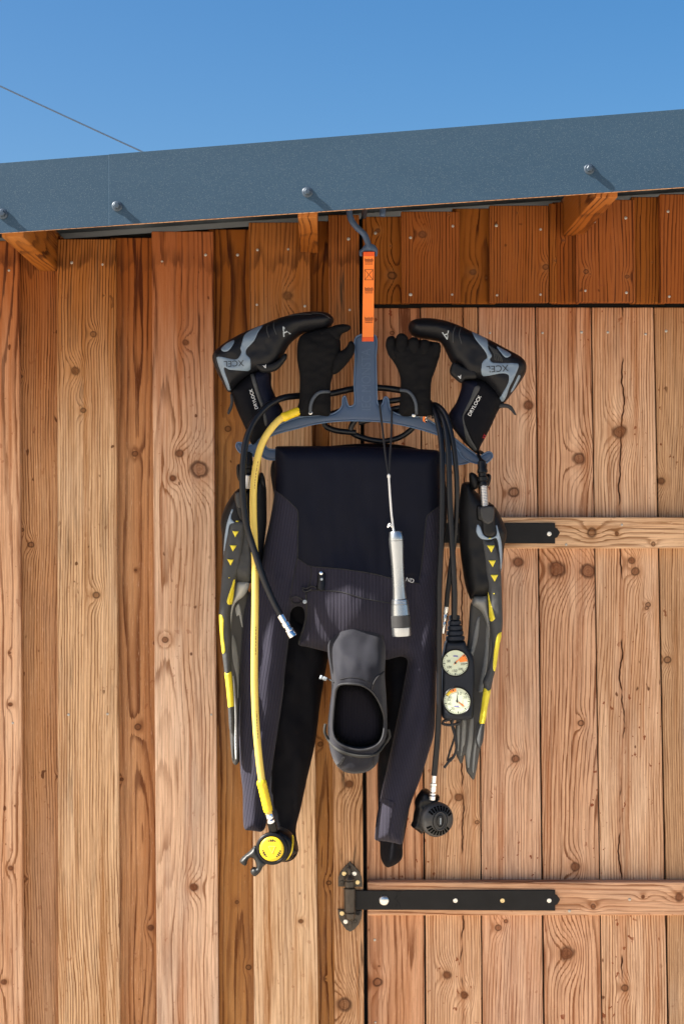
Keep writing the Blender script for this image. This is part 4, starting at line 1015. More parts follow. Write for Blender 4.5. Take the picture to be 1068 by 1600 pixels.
# ------------------------------------------------------------------ swim fins
def fin(d0, label, pocket, sole, rail_, blade, ribs, rootp, crescent, tris, dots, wedge, patches, strap, zsets, bl_root):
    t = root('swim_fin', P(*pocket[len(pocket) // 2], d0), label, 'swim fin', 'open heel swim fins hanging from the hanger ends')
    pb = Puff(blade, d0 - .012, .007, 6, back=.8, step=4, bstep=2.5)
    b_ = pb.mesh('blade', M['blade_dark'], t)
    for nm, pts, m_ in ribs: overlay(pb, pts, .004, nm, M[m_], b_, edge=.9)
    pp = Puff(pocket, d0, .042, 20, back=.7, step=4.5, disp=wr(.003, .05, .03, 6), bstep=2.8)
    p_ = pp.mesh('foot_pocket', M['rubber'], t)
    if sole: overlay(pp, sole, .0022, 'sole_panel', M['rubber_grey'], p_)
    pr = Puff(rail_, d0 + .026, .022, 7, back=.9, step=3.6, disp=wr(.0012, .12, .12, 3), bstep=2.4)
    r_ = pr.mesh('side_rail', M['rubber_grey'], t)
    prt = Puff(rootp, d0 + .006, .022, 12, back=.9, step=4, bstep=2.4); prt.mesh('blade_root', M[bl_root], t)
    overlay(pr if crescent[1] else pp, crescent[0], .0030, 'pale_trim', M['fin_blue'], r_)
    for a in tris: overlay(pr, a, .0030, 'yellow_arrow', M['yellow_fin'], r_, curve=False, edge=.8)
    for x, y, q in dots: overlay(pr, [(x + q * math.cos(k * .785), y + q * .75 * math.sin(k * .785)) for k in range(8)], .003, 'yellow_dot', M['yellow_fin'], r_, edge=.6)
    overlay(pr, wedge, .0026, 'yellow_wedge', M['yellow_fin'], r_)
    for a in patches: overlay(pr, a, .0024, 'yellow_patch', M['yellow_fin'], r_)
    bk = Puff(strap['buckle'], d0 + .036, .014, 5, back=.9, step=3, bstep=2)
    q = bk.mesh('buckle', M['black'], t)
    overlay(bk, strap['plate'], .003, 'buckle_plate', M['black_grey'], q)
    a, b2 = strap['coil']; A_, B_ = P(*a, d0 + .040), P(*b2, d0 + .046)
    ax = (B_ - A_); L = ax.length; ax.normalize(); u = ax.cross(Vector((0, 1, 0))).normalized(); w = ax.cross(u); rr = px2m(4.6, d0)
    N = 13 * 12
    hel = [A_ + ax * (L * i / N) + (u * math.cos(i * 2 * math.pi / 12) + w * math.sin(i * 2 * math.pi / 12)) * rr for i in range(N + 1)]
    v, f = tube_mesh(hel, .0019, 6); mk('spring', v, f, M['steel'], t)
    lathe('spring_end', [(0, rr * .7), (L, rr * .7)], A_, ax, M['steel'], t, 12)
    A2, B2 = P(*strap['cap'][0], d0 + .038), P(*strap['cap'][1], d0 + .040); L2 = (B2 - A2).length; k = px2m(1, d0)
    lathe('strap_end', [(0, 3*k), (.06*L2, 6*k), (.3*L2, 7*k), (.34*L2, 8*k), (.44*L2, 8*k), (.47*L2, 6*k), (.56*L2, 6*k), (.6*L2, 8*k), (.72*L2, 8*k), (.75*L2, 6*k), (.84*L2, 7*k), (.97*L2, 7*k), (L2, 4.6*k)], A2, B2 - A2, M['black'], t, 20)
    for pts in strap['wings']: Puff(pts, d0 + .018, .016, 6, back=.8, step=3, bstep=2).mesh('heel_strap', M['rubber'], t)
    tube('hanging_loop', [P(a_, b__, HD + e) for a_, b__, e in strap['loop']], .0036, M['rubber'], t, 8, step=.004)
    return t
fin(0.155, 'black and yellow swim fin partly behind the yellow hose, pale grey blade root showing',
    zC([(190, 350), (230, 325), (300, 300), (345, 232), (362, 240), (382, 320), (386, 450), (385, 560), (368, 700), (345, 830), (300, 920), (250, 925), (200, 915), (160, 940), (120, 880), (110, 760), (105, 620), (98, 540), (130, 440)]),
    zP([(345, 590), (410, 600), (450, 900), (447, 1200), (400, 1230), (295, 1210), (300, 1000), (330, 800)]),
    zC([(172, 535), (262, 540), (258, 640), (240, 760), (215, 860), (198, 900), (180, 985), (168, 1060), (160, 1120)]) + zQ([(185, 300), (188, 520), (190, 640), (205, 800), (214, 960), (218, 1100), (216, 1200), (212, 1300), (212, 1440), (205, 1490), (194, 1460), (188, 1230), (166, 1180), (152, 960), (122, 660), (100, 480), (78, 280), (68, 130)]) + zC([(90, 1080), (100, 960), (105, 880), (112, 800), (128, 690), (148, 600)]),
    [(362, 946), (372, 930), (384, 918), (390, 930), (388, 960), (383, 985), (384, 1005), (379, 1040), (376, 1090), (373, 1150), (374.5, 1188), (368, 1196), (363, 1190), (359, 1150), (358, 1080), (356, 1000)],
    [('blade_strip', zQ([(225, 60), (262, 20), (300, 240), (282, 230), (255, 120), (240, 140)]), 'blade_light'), ('blade_strip', zQ([(200, 300), (235, 400), (262, 600), (255, 880), (245, 900), (235, 700), (205, 560), (192, 420)]), 'blade'),
     ('blade_strip', zQ([(200, 640), (215, 720), (238, 1000), (246, 1300), (240, 1450), (225, 1460), (215, 1300), (212, 1000)]), 'blade_light')],
    zC([(200, 912), (240, 905), (276, 915), (272, 960), (240, 1010), (200, 1040), (178, 1075), (166, 1160), (163, 1250), (156, 1180), (160, 1080), (172, 1040), (186, 950)]),
    (zP([(250, 400), (260, 425), (240, 470), (245, 520), (290, 555), (378, 560), (378, 580), (300, 588), (228, 578), (200, 700), (168, 850), (152, 935), (146, 900), (155, 750), (180, 600), (215, 480)]), False),
    [zP(a) for a in ([(243, 650), (320, 655), (278, 725)], [(215, 810), (297, 815), (250, 885)], [(185, 968), (262, 975), (225, 1045)])],
    [(*zP([(300, 532)])[0], 3.4), (*zP([(210, 1180)])[0], 1.3)],
    zP([(275, 1165), (264, 1300), (238, 1480), (195, 1480), (184, 1440), (225, 1310)]),
    [zQ([(72, 120), (100, 120), (120, 160), (118, 300), (134, 450), (112, 480), (100, 470), (82, 300)]), zQ([(122, 655), (150, 660), (187, 645), (200, 800), (210, 965), (185, 968), (160, 975), (140, 800)])],
    {'buckle': zC([(190, 352), (272, 348), (278, 450), (262, 500), (235, 540), (210, 520), (192, 450)]), 'plate': zC([(196, 362), (262, 360), (262, 430), (230, 455), (198, 440)]),
     'coil': ((386, 762), (388, 742)), 'cap': ((388, 706), (387, 752)),
     'wings': [zC([(198, 190), (222, 180), (228, 240), (240, 300), (215, 292), (198, 250)]), zC([(345, 232), (362, 236), (378, 290), (372, 330), (340, 300)])],
     'loop': [(384, 704, .02), (379, 700, 0), (383, 698, -.02), (390, 702, -.02), (391, 716, .0), (388, 722, .04), (385, 712, .035)]},
    None, 'blade_light')
fin(0.155, 'black and yellow swim fin in front of the upper hinge strap, beside the gauge console',
    zH([(110, 150), (125, 128), (180, 125), (205, 175), (270, 240), (340, 290), (400, 345), (445, 430), (488, 545), (470, 640), (440, 870), (400, 1000), (330, 1075), (210, 1080), (190, 1110), (145, 1000), (118, 850), (95, 650), (88, 450), (95, 250)]),
    None,
    zH([(272, 590), (330, 612), (372, 600), (408, 700), (438, 880), (446, 1100), (452, 1300), (440, 1400)]) + zD([(888, 1240), (880, 1310), (852, 1470)]) + zR([(622, 0), (592, 140), (505, 630), (500, 700), (478, 880), (430, 985), (400, 960), (378, 850), (400, 640), (425, 600), (460, 380), (490, 120), (480, 40)]) + zD([(800, 1480), (830, 1350), (825, 1220), (815, 1150), (808, 1000), (790, 880), (775, 760)]),
    zD([(700, 1050), (745, 1040), (800, 1060), (830, 1150), (840, 1300), (825, 1450), (800, 1560)]) + [(757, 1130), (750, 1170), (742, 1213), (738.8, 1219), (733, 1212), (728, 1204), (725.5, 1180), (722, 1192), (719, 1193.5), (712, 1178), (710, 1150), (714, 1110), (722, 1050), (730, 1000)],
    [('blade_strip', zR([(120, 640), (160, 640), (140, 1000), (118, 1000)]), 'blade'), ('blade_strip', zR([(190, 570), (240, 570), (245, 700), (225, 900), (200, 960), (175, 1090), (165, 1070)]), 'blade'),
     ('blade_strip', zR([(300, 560), (345, 540), (340, 800), (300, 1100), (285, 1240), (265, 1240), (240, 1080), (265, 860)]), 'blade'), ('blade_strip', zR([(385, 700), (400, 840), (382, 960), (345, 1310), (325, 1270), (335, 1050), (360, 860)]), 'blade'),
     ('blade_strip', zD([(735, 1150), (755, 1130), (745, 1260), (705, 1400), (690, 1380)]), 'blade'), ('blade_strip', zD([(800, 1100), (815, 1160), (805, 1400), (770, 1600), (745, 1600), (785, 1350)]), 'blade')],
    zH([(212, 1078), (270, 1070), (332, 1072), (342, 1200), (350, 1300), (345, 1420), (330, 1440), (320, 1320), (280, 1220), (225, 1165), (196, 1140)]),
    (zH([(228, 478), (218, 540), (255, 595), (330, 606), (385, 595), (408, 700), (430, 870), (440, 780), (432, 640), (405, 540), (388, 478), (378, 480), (384, 560), (340, 585), (280, 565), (252, 500)]), False),
    [zH(a) for a in ([(313, 652), (380, 652), (350, 712)], [(325, 775), (388, 775), (362, 834)], [(342, 895), (407, 895), (378, 954)])],
    [(*zH([(342, 600)])[0], 3.4), (*zH([(372, 1052)])[0], 1.3)],
    zH([(328, 1040), (345, 1120), (375, 1235), (380, 1262), (345, 1282), (335, 1180)]),
    [zD([(890, 1232), (862, 1240), (846, 1300), (832, 1440), (840, 1472), (853, 1468), (878, 1320)]), zR([(492, 130), (545, 158), (588, 145), (545, 400), (503, 622), (465, 612), (422, 622), (452, 400)])],
    {'buckle': zH([(232, 325), (290, 315), (380, 318), (386, 450), (392, 560), (340, 592), (282, 562), (270, 460), (236, 440)]), 'plate': zH([(268, 335), (370, 335), (372, 440), (320, 475), (272, 430)]),
     'coil': ((757, 790), (755, 758)), 'cap': ((752, 718), (755, 764)),
     'wings': [zH([(172, 60), (190, 42), (230, 60), (262, 110), (250, 170), (205, 185), (178, 130)]), zH([(320, 55), (352, 62), (356, 100), (330, 165), (300, 150), (310, 100)])],
     'loop': [(752, 720, .03), (747, 711, .012), (750, 706, -.01), (756, 712, -.016), (758, 728, 0), (755, 736, .04), (751, 724, .036)]},
    None, 'blade')

# ------------------------------------------------------------------ regulators, hoses and gauges
def u_(d): return px2m(1, d)
YD = .222
oct_ = root('yellow_regulator', P(425, 1325, YD), 'yellow second stage breathing regulator on a long yellow hose', 'regulator')
yh = [(478, 640, .165), (466, 643, .178), (449, 648, .188), (436, 656, .196), (424, 669, .203), (413.7, 684, .208), (405, 705, .212), (398.5, 737, .214), (395.8, 765, .215), (395.5, 800, .216), (397, 842, .216), (398.2, 880, .218), (398.5, 930, .220),
      (397.6, 1005, .222), (397.5, 1075, .222), (400.3, 1140, .222), (405, 1190, .222), (409, 1220, .222), (418, 1262, .222), (420, 1272, .222)]
tube('hose', hose_pts(yh), 5.6 * u_(.215), M['hose_y'], oct_, 16)
def sleeve_tube(name, a, b, r_, mat, parent, ribs=6):
    A, B = P(*a), P(*b); L = (B - A).length; pr = [(0, r_ * .8), (.004, r_ * 1.06), (.010, r_ * 1.06)]
    for i in range(ribs):
        t0 = .012 + (L - .014) * i / ribs; w = (L - .014) / ribs
        pr += [(t0, r_), (t0 + w * .45, r_ * 1.03), (t0 + w * .85, r_ * .97)]
    pr.append((L, r_ * .96)); return lathe(name, pr, A, B - A, mat, parent, 24, 40)
ypath = smooth3(hose_pts(yh), .0022)
pv, pf_ = [], []
for i in range(60, len(ypath) - 60):
    ph = (i * 7919) % 97
    if (i // 26) % 3 != 0 or ph < 30: continue
    a, b = ypath[i], ypath[i + 1]; t_ = (b - a).normalized(); sd = t_.cross(Vector((0, -1, 0))).normalized()
    w_ = .0003 + .000004 * ph; rr_ = 5.75 * u_(.215)
    n0 = len(pv)
    for base, off in ((a, -w_), (a, w_), (b, w_), (b, -w_)): pv.append(base + sd * (off - .0025) + Vector((0, -math.sqrt(rr_ ** 2 - (off - .0025) ** 2), 0)))
    pf_.append((n0, n0 + 1, n0 + 2, n0 + 3))
hp3 = mk('hose_print', pv, pf_, M['print'], oct_, smooth=False, recalc=False); hp3['kind'] = 'stuff'
sleeve_tube('hose_protector', (407.5, 1219, .2235), (419, 1268, .2235), 7.3 * u_(YD), M['yellow'], oct_)
sleeve_tube('hose_protector', (440, 653, .1955), (466, 642, .180), 6.8 * u_(.19), M['yellow'], oct_, 3)
A = P(418.6, 1266, YD); B = P(424, 1287, YD - .004); L = (B - A).length; k = u_(YD)
lathe('fitting', [(0, 5.2*k), (.2*L, 5.4*k), (.24*L, 4.6*k), (.34*L, 5.6*k), (.6*L, 5.6*k), (.66*L, 4.6*k), (.75*L, 6.2*k), (L, 6.2*k)], A, B - A, M['chrome'], oct_, 12, 25)
ss = P(425.6, 1325, YD - .018)
ax = Vector((-.08, -1, .02)).normalized()
body = lathe('second_stage', [(-.030, 12*k), (-.026, 19*k), (-.012, 23*k), (0, 25.2*k), (.010, 25.6*k), (.0145, 25*k), (.016, 23.5*k), (.0165, 21*k), (.015, 19.6*k), (.0148, 1*k)], ss, ax, M['black'], oct_, 48, 40)
cov = lathe('cover', [(.013, 19.2*k), (.0158, 19.2*k), (.0172, 18.4*k), (.0178, 14*k), (.0188, 6*k), (.0190, .3*k)], ss, ax, M['yellow'], oct_, 48, 50)
uu = ax.cross(Vector((0, 0, 1))).normalized(); ww = uu.cross(ax).normalized()
if ww.z < 0: ww = -ww
if uu.x < 0: uu = -uu
def disc_pt(c, a, b, h, kk): return c + uu * a * kk + ww * b * kk + ax * h
def slot(c, ang, rad, w, hgt, h, kk, name, mat, parent):
    ca, sa = math.cos(ang), math.sin(ang); pts = []
    for a, b in ((-w, -hgt), (w, -hgt), (w, hgt), (-w, hgt)):
        t_ = (-sa * a + ca * (rad + b), ca * a + sa * (rad + b)); pts.append(disc_pt(c, *t_, h, kk))
    return mk(name, pts, [(0, 1, 2, 3)], mat, parent, smooth=False, recalc=False)
for base in (90, 212, 328):
    for j, hg in ((-1.5, 1.1), (-.5, 2.0), (.5, 2.0), (1.5, 1.1)):
        slot(ss, math.radians(base + j * 14), 13.8, 1.15, hg, .0183, k, 'vent_slot', M['seam'], cov)
tri = [(-5, 4.5), (5.5, 4.5), (1.2, -6)]
for i in range(3):
    a, b = tri[i], tri[(i+1) % 3]
    tube('emblem', [disc_pt(ss, *a, .0189, k), disc_pt(ss, *b, .0189, k)], .0007, M['hose_y'], cov, 6, curve=False)
# exhaust side of the case and the strip of yellow trim
case = Puff(zK([(600, 900), (700, 930), (770, 985), (815, 1080), (850, 1180), (845, 1205), (790, 1240), (770, 1290), (700, 1312), (640, 1325), (560, 1200), (560, 1000)]), YD - .042, .036, 9, back=.6, step=3, bstep=2)
cs = case.mesh('exhaust_case', M['black'], oct_)
overlay(case, zK([(770, 990), (788, 1000), (792, 1080), (775, 1180), (735, 1250), (700, 1290), (715, 1250), (755, 1170), (772, 1080)]), .003, 'yellow_trim', M['yellow'], cs, edge=.6)
elb = tube('hose_elbow', [P(423.5, 1284, YD - .004), P(425.5, 1291, YD - .008), P(427, 1300, YD - .016)], 7.2 * k, M['black'], oct_, 16)
mp = Puff(zK([(285, 1150), (310, 1130), (335, 1180), (390, 1270), (452, 1350), (405, 1400), (370, 1465), (310, 1515), (262, 1490), (250, 1440), (285, 1398), (322, 1402), (310, 1335), (272, 1282), (225, 1300), (192, 1382), (140, 1360), (113, 1325), (150, 1272), (230, 1205)]), YD - .016, .014, 7, back=.9, step=2.6, bstep=1.8)
mo = mp.mesh('mouthpiece', M['mouth'], oct_)
for c_ in ((178, 1345), (290, 1455)): overlay(mp, [(zK([(c_[0] + 30 * math.cos(q * .785), c_[1] + 26 * math.sin(q * .785))])[0]) for q in range(8)], -.002, 'bite_hollow', M['seam'], mo, edge=.5)

# black hose with bare quick-release end (left)
inf = root('inflator_hose', P(440, 964, .232), 'black low pressure hose ending in a chrome quick release coupling over the suit', 'hose')
ih = [(684, 655, .150), (676, 636, .128), (655, 618, .118), (624, 609.5, .116), (588, 605.6, .116), (554, 607, .118), (516, 615, .125), (488, 617, .140), (464, 618.5, .158), (441, 622, .180), (419, 633, .200), (398, 656, .216), (385, 686, .226), (380, 718, .232), (378.7, 745, .234), (379.5, 775, .235),
      (385, 820, .236), (397, 860, .236), (412, 905, .236), (427, 940, .236), (439, 963, .236)]
tube('hose', hose_pts(ih), 5.2 * u_(.22), M['hose'], inf, 16)
A = P(437.5, 961, .236); B = P(458, 995, .236); L = (B - A).length; k = u_(.236)
lathe('coupling', [(0, 5.2*k), (.02*L, 6.2*k), (.30*L, 6.2*k), (.32*L, 5.2*k), (.36*L, 6.8*k), (.52*L, 6.8*k), (.55*L, 5.6*k), (.62*L, 5.6*k), (.65*L, 7.2*k), (.72*L, 7.2*k), (.74*L, 6.4*k), (.80*L, 7.4*k), (.98*L, 7.4*k), (L, 6.2*k), (.97*L, 4*k), (.9*L, .5*k)], A, B - A, M['chrome'], inf, 24, 30)

# black second stage
bre = root('black_regulator', P(681, 1279, .19), 'black second stage breathing regulator hanging on a black hose', 'regulator')
h1 = [(556, 676, .120), (524, 672.5, .118), (507, 664, .118), (512, 650, .118), (540, 640, .120), (600, 628, .124), (650, 622, .130), (667, 626, .150), (675, 636, .170), (684, 660, .190), (689.5, 694, .202), (690.5, 740, .210), (690.3, 790, .212), (688.5, 855, .214), (686, 905, .214), (685.3, 955, .212),
      (685.3, 1030, .208), (685, 1110, .202), (682.5, 1160, .198), (679.5, 1195, .195), (678, 1212, .194)]
tube('hose', hose_pts(h1), 4.7 * u_(.21), M['hose'], bre, 16)
A = P(678, 1210, .194); B = P(674.8, 1250, .192); L = (B - A).length; k = u_(.19)
lathe('fitting', [(0, 3.4*k), (.34*L, 3.4*k), (.36*L, 5.2*k), (.44*L, 5.2*k), (.46*L, 4.4*k), (.68*L, 4.4*k), (.70*L, 3*k), (.74*L, 4.6*k), (.80*L, 4.6*k), (.82*L, 3.4*k), (.86*L, 4.6*k), (L, 4.6*k)], A, B - A, M['chrome'], bre, 8, 25)
cb_ = Puff(zL([(310, 560), (350, 515), (440, 508), (500, 560), (560, 640), (640, 610), (668, 690), (600, 760), (520, 900), (430, 1200), (340, 1330), (270, 1290), (140, 1190), (170, 1110), (185, 980), (215, 860), (205, 760), (250, 640)]), .150, .038, 9, back=.7, step=2.6, disp=wr(.003, .12, .12, 9), bstep=1.8)
cb_.mesh('case', M['black'], bre)
ax = Vector((.34, -.93, -.04)).normalized(); uu = ax.cross(Vector((0, 0, 1))).normalized(); ww = uu.cross(ax).normalized()
if ww.z < 0: ww = -ww
if uu.x < 0: uu = -uu
sc2 = P(679.5, 1279.5, .176)
s2 = lathe('second_stage', [(-.026, 18*k), (-.018, 24*k), (-.002, 27*k), (.010, 27.4*k), (.016, 25.6*k), (.021, 21*k), (.0235, 15*k), (.0245, 14*k)], sc2, ax, M['reg_face'], bre, 48, 45)
for i in range(26):
    a = 2 * math.pi * i / 26
    if 2 <= i % 13 <= 10:
        ca, sa = math.cos(a), math.sin(a); pts = []
        for da, r_, h_ in ((-.085, 16.0, .0236), (.085, 16.0, .0236), (.080, 23.5, .0188), (-.080, 23.5, .0188)):
            pts.append(disc_pt(sc2, r_ * math.cos(a + da), r_ * math.sin(a + da), h_ + .0006, k))
        mk('vent_slot', pts, [(0, 1, 2, 3)], M['slot'], s2, smooth=False, recalc=False)
def ell_tube(c, rx, ry, h, r_, name, mat, parent, kk):
    q = [disc_pt(c, rx * math.cos(t * math.pi / 18), ry * math.sin(t * math.pi / 18), h, kk) for t in range(36)]
    return tube(name, q, r_, mat, parent, 8, closed=True, curve=False)
ell_tube(sc2, 10, 14, .0245, .0016, 'purge_ring', M['reg_face'], s2, k); ell_tube(sc2, 12.2, 14.6, .0240, .0009, 'purge_ring', M['slot'], s2, k); ell_tube(sc2, 5.5, 9, .0252, .0013, 'purge_ring', M['black'], s2, k)
tube('purge_bar', [disc_pt(sc2, .3, 5, .0262, k), disc_pt(sc2, .3, -5, .0262, k)], .0013, M['grey_print'], s2, 8, curve=False)

# gauge console
GD = .200
con = root('gauge_console', P(711, 1050, GD), 'slate two dial gauge console with pressure and depth gauges on a black hose', 'gauge')
h2 = [(600, 690, .118), (574, 686, .116), (548, 674, .118), (560, 652, .122), (610, 640, .128), (655, 632, .140), (680, 638, .168), (692, 655, .190), (698.5, 688, .204), (701, 735, .210), (702, 780, .212), (704.5, 830, .212), (707.5, 880, .212), (709.5, 930, .210), (709.3, 968, .208)]
tube('hose', hose_pts(h2), 4.6 * u_(.21), M['hose'], con, 16)
h2b = [(598, 690, .118), (624, 683.5, .118), (643, 670, .122), (656, 652, .13), (662, 640, .14)]
tube('hose_loop', hose_pts(h2b), 4.3 * u_(.12), M['hose'], con, 14)
cbp = Puff(zM([(218, 428), (340, 424), (458, 430), (500, 515), (565, 615), (588, 690), (592, 900), (585, 1300), (575, 1430), (540, 1462), (360, 1470), (205, 1462), (168, 1425), (158, 1200), (157, 900), (165, 660), (188, 520)]), GD - .02, .026, 5, back=.6, step=3.6, bstep=2.2)
cbm = cbp.mesh('console_body', M['console'], con)
A = P(709.3, 961.5, GD - .006); B = P(710.8, 1001.5, GD - .006); L = (B - A).length; k = u_(GD)
pr = []
for i in range(5):
    r_ = (8.6 + i * 1.45) * k; t0 = L * i / 5.0
    pr += [(t0, r_ * .84), (t0 + .1 * L / 5, r_), (t0 + .78 * L / 5, r_ * 1.04), (t0 + .82 * L / 5, r_ * .84)]
pr += [(L, 14 * k)]
lathe('strain_relief', pr, A, B - A, M['console'], con, 24, 30)
def gauge(cx, cy, r_, needle, zone, ticks0, ticks1, txt, nd):
    c = P(cx, cy, GD + .0062); R_ = r_ * k
    bz = lathe('bezel', [(-.004, R_ * 1.10), (.0008, R_ * 1.10), (.0022, R_ * 1.05), (.0010, R_ * 1.0), (-.001, R_ * 1.0)], c, (0, -1, 0), M['black'], con, 48, 30)
    dl = lathe('dial', [(-.003, R_), (.0002, R_), (.0003, .0002)], c, (0, -1, 0), M['dial'], con, 48, 30)
    at = lambda a, q, h: c + Vector((math.cos(math.radians(a)) * q * R_, -h, math.sin(math.radians(a)) * q * R_))
    for z0, z1, q0, q1, m_ in zone:
        n = 8; v = [at(z0 + (z1 - z0) * i / n, q0, .0009) for i in range(n + 1)] + [at(z0 + (z1 - z0) * i / n, q1, .0009) for i in range(n + 1)]
        mk('dial_zone', v, [(i, i + 1, n + 2 + i, n + 1 + i) for i in range(n)], M[m_], con, smooth=False)
    v, f = [], []
    for i in range(nd + 1):
        a = ticks0 + (ticks1 - ticks0) * i / nd; w = 2.2 if i % 5 == 0 else 1.0; q0 = .80 if i % 5 == 0 else .88
        n0 = len(v); v += [at(a - w, q0, .0011), at(a + w, q0, .0011), at(a + w * .9, .97, .0011), at(a - w * .9, .97, .0011)]; f.append((n0, n0+1, n0+2, n0+3))
    mk('ticks', v, f, M['dark_print'], con, smooth=False)
    for s, a, q in txt:
        o_ = at(a, q, 0); ppx = cx + math.cos(math.radians(a)) * q * r_; ppy = cy - math.sin(math.radians(a)) * q * r_
        text_on(lambda x, y: P(x, y, GD + .0062) + Vector((0, -.0011, 0)), s, (ppx, ppy), 2.1 * len(s) + .8, 0, 'numeral', M['dark_print'], con)
    na, nm_ = needle; w = 1.0
    n_ = [at(na, .86, .0028), at(na + 90, .055, .0028), at(na + 180, .22, .0028), at(na - 90, .055, .0028)]
    mk('needle', n_, [(0, 1, 2, 3)], M[nm_], con, smooth=False)
    lathe('needle_hub', [(.001, .09 * R_), (.0034, .08 * R_), (.0036, .0002)], c, (0, -1, 0), M['black_grey'], con, 14, 40)
    return c
gauge(711, 1036, 19.8, (46, 'dial_orange'), [(8, 46, .35, .97, 'dial_orange')], 140, 400, [('50', 165, .55), ('100', 215, .58), ('150', 265, .62), ('200', 310, .62), ('300', 352, .6)], 30)
gauge(713.5, 1095.5, 20.4, (86, 'dark_print'), [(95, 125, .72, .97, 'dial_orange'), (125, 150, .76, .97, 'yellow'), (318, 330, .1, .62, 'dial_orange')], 110, 400, [('10', 70, .62), ('20', 25, .66), ('40', 200, .62), ('50', 172, .62), ('60', 150, .6), ('30', 240, .66)], 35)
v, f = [], []
for gx, gy in ((711.5, 1024.5), (713, 1103)):
    n0 = len(v); q = GD + .0073
    v += [P(gx - 4, gy, q), P(gx + 3, gy, q), P(gx + 3, gy + 1.6, q), P(gx - 4, gy + 1.6, q), P(gx + 1, gy + 1.6, q), P(gx + 4, gy + 2.8, q)]; f += [(n0, n0+1, n0+2, n0+3), (n0+4, n0+2, n0+5)]
mk('dial_mark', v, f, plain('blue_print', (.10, .08, .35), .6), con, smooth=False)
tt = tube('tether', [P(*a, GD - .006) for a in zF([(520, 670), (480, 680), (475, 695), (520, 702), (575, 690), (580, 675), (540, 668), (530, 700), (548, 770), (555, 830), (540, 880), (510, 912), (485, 945)])], .0028, M['cord'], con, 8, step=.004)
tube('tether', [P(*a, GD - .012) for a in zF([(520, 675), (545, 740), (535, 800), (515, 860), (505, 905), (530, 885), (525, 905), (500, 900)])], .0022, M['cord'], con, 8, step=.004)

# third hose of the bundle, thinner chrome end behind the console
t3 = root('thin_hose', P(697, 950, .19), 'thin black hose with slim chrome end crossing behind the gauge hose', 'hose')
h3 = [(560, 661, .122), (600, 650, .124), (640, 640, .130), (668, 632, .150), (684, 634, .176), (697, 650, .192), (706, 684, .202), (711.5, 725, .206), (713.5, 765, .206), (713, 800, .202), (709.5, 845, .198), (704.5, 880, .193), (700, 917, .188), (697, 948, .184)]
tube('hose', hose_pts(h3), 3.9 * u_(.2), M['hose'], t3, 14)
A = P(697.3, 946, .184); B = P(692.5, 990, .182); L = (B - A).length; k = u_(.184)
lathe('fitting', [(0, 3.4*k), (.1*L, 3.8*k), (.3*L, 3.8*k), (.32*L, 2.8*k), (.4*L, 3.6*k), (.55*L, 3.6*k), (.58*L, 2.6*k), (.66*L, 3.4*k), (.9*L, 3.2*k), (L, 2.4*k)], A, B - A, M['chrome'], t3, 16, 30)

# first stage half hidden behind the clenched glove
fs = root('first_stage', P(660, 648, .135), 'chrome regulator first stage with orange label mostly hidden behind the clenched glove', 'regulator')
A = P(652, 642, .138); B = P(672, 653, .158); L = (B - A).length; k = u_(.15)
fb = lathe('housing', [(0, 9*k), (.1*L, 11*k), (.5*L, 11*k), (.55*L, 9*k), (.7*L, 9*k), (.72*L, 10*k), (.95*L, 10*k), (L, 8*k)], A, B - A, M['chrome'], fs, 28, 30)
lathe('label_ring', [(.74*L, 10.2*k), (.90*L, 10.2*k)], A, B - A, M['orange'], fs, 28, 30)

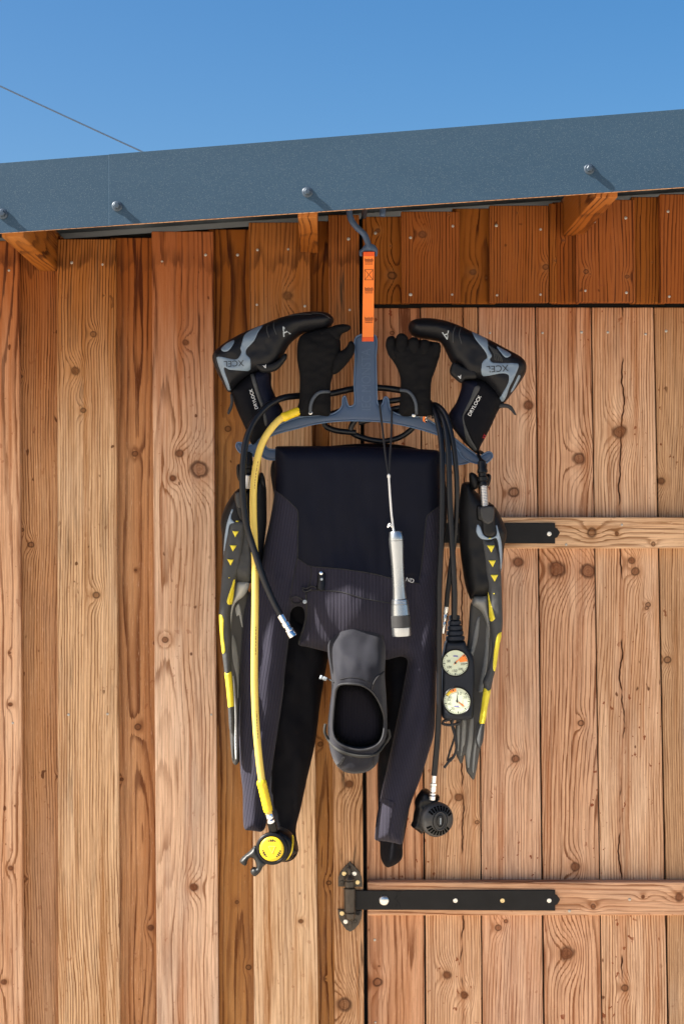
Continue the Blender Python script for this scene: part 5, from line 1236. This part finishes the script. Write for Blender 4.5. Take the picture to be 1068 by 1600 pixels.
# ------------------------------------------------------------------ dive torch on its lanyard
TD = .238
tor = root('dive_torch', P(627, 994, TD), 'silver aluminium dive torch with black band hanging from a lanyard', 'torch')
A = P(617.8, 830, TD); B = P(627.2, 994, TD); L = (B - A).length; k = u_(TD); axv = B - A
body = lathe('body', [(.090*L, 10.8*k), (.095*L, 11.6*k), (.16*L, 11.2*k), (.28*L, 10.2*k), (.42*L, 9.8*k), (.55*L, 10.0*k), (.645*L, 10.8*k), (.65*L, 12.2*k)], A, axv, M['alu'], tor, 40, 30)
lathe('tail_cap', [(0, 5*k), (.004*L, 9.6*k), (.012*L, 10.2*k), (.08*L, 11.8*k), (.088*L, 11.6*k), (.092*L, 10.4*k)], A, axv, M['alu'], tor, 40, 30)
hp2 = [(.648*L, 11.0*k)]
for i in range(3):
    t0 = .655 + i * .014; hp2 += [(t0*L, 12.6*k + i*.3*k), ((t0+.008)*L, 12.8*k + i*.3*k), ((t0+.009)*L, 12.0*k), ((t0+.013)*L, 12.0*k)]
hp2 += [(.70*L, 13.4*k), (.80*L, 14.6*k), (.805*L, 13.8*k)]
lathe('head', hp2, A, axv, M['alu'], tor, 40, 25)
lathe('grip_band', [(.803*L, 14.2*k), (.808*L, 15.0*k), (.912*L, 15.2*k), (.918*L, 14.2*k)], A, axv, M['black_grey'], tor, 40, 30)
lathe('lens_ring', [(.914*L, 14.0*k), (.920*L, 15.1*k), (.985*L, 15.0*k), (L, 14.2*k), (L*.995, 12.5*k), (L*.97, 11.5*k), (L*.968, .3*k)], A, axv, M['alu'], tor, 40, 30)
kn = P(607, 744, TD - .012)
tube('lanyard', [P(593, 634, HD + .010), P(597, 668, HD + .030), P(602, 712, .205), kn], .0021, M['cord'], tor, 8)
tube('lanyard', [P(612, 643, HD + .010), P(611, 675, HD + .030), P(609, 712, .205), kn], .0021, M['cord'], tor, 8)
tube('lanyard', [P(593, 634, HD + .010), P(594, 629, HD), P(596, 634, HD - .012), P(608, 640, HD - .012), P(611, 637, HD), P(612, 643, HD + .010)], .0021, M['cord'], tor, 8, step=.003)
lathe('cord_knot', [(-.004, .001), (-.003, .0032), (.002, .0034), (.005, .001)], kn, (0, 0, 1), M['cord_w'], tor, 10)
tube('white_cord', [kn, P(609, 775, TD - .008), P(611.5, 805, TD - .004), P(614.5, 828, TD), P(616.5, 833, TD + .002)], .0022, M['cord_w'], tor, 8)
tube('cord_tail', [P(613.5, 822, TD + .003), P(608, 818, TD + .006), P(605.5, 824, TD + .006), P(609, 821, TD + .008), P(612, 824, TD + .004)], .0012, M['cord_w'], tor, 6, step=.002)
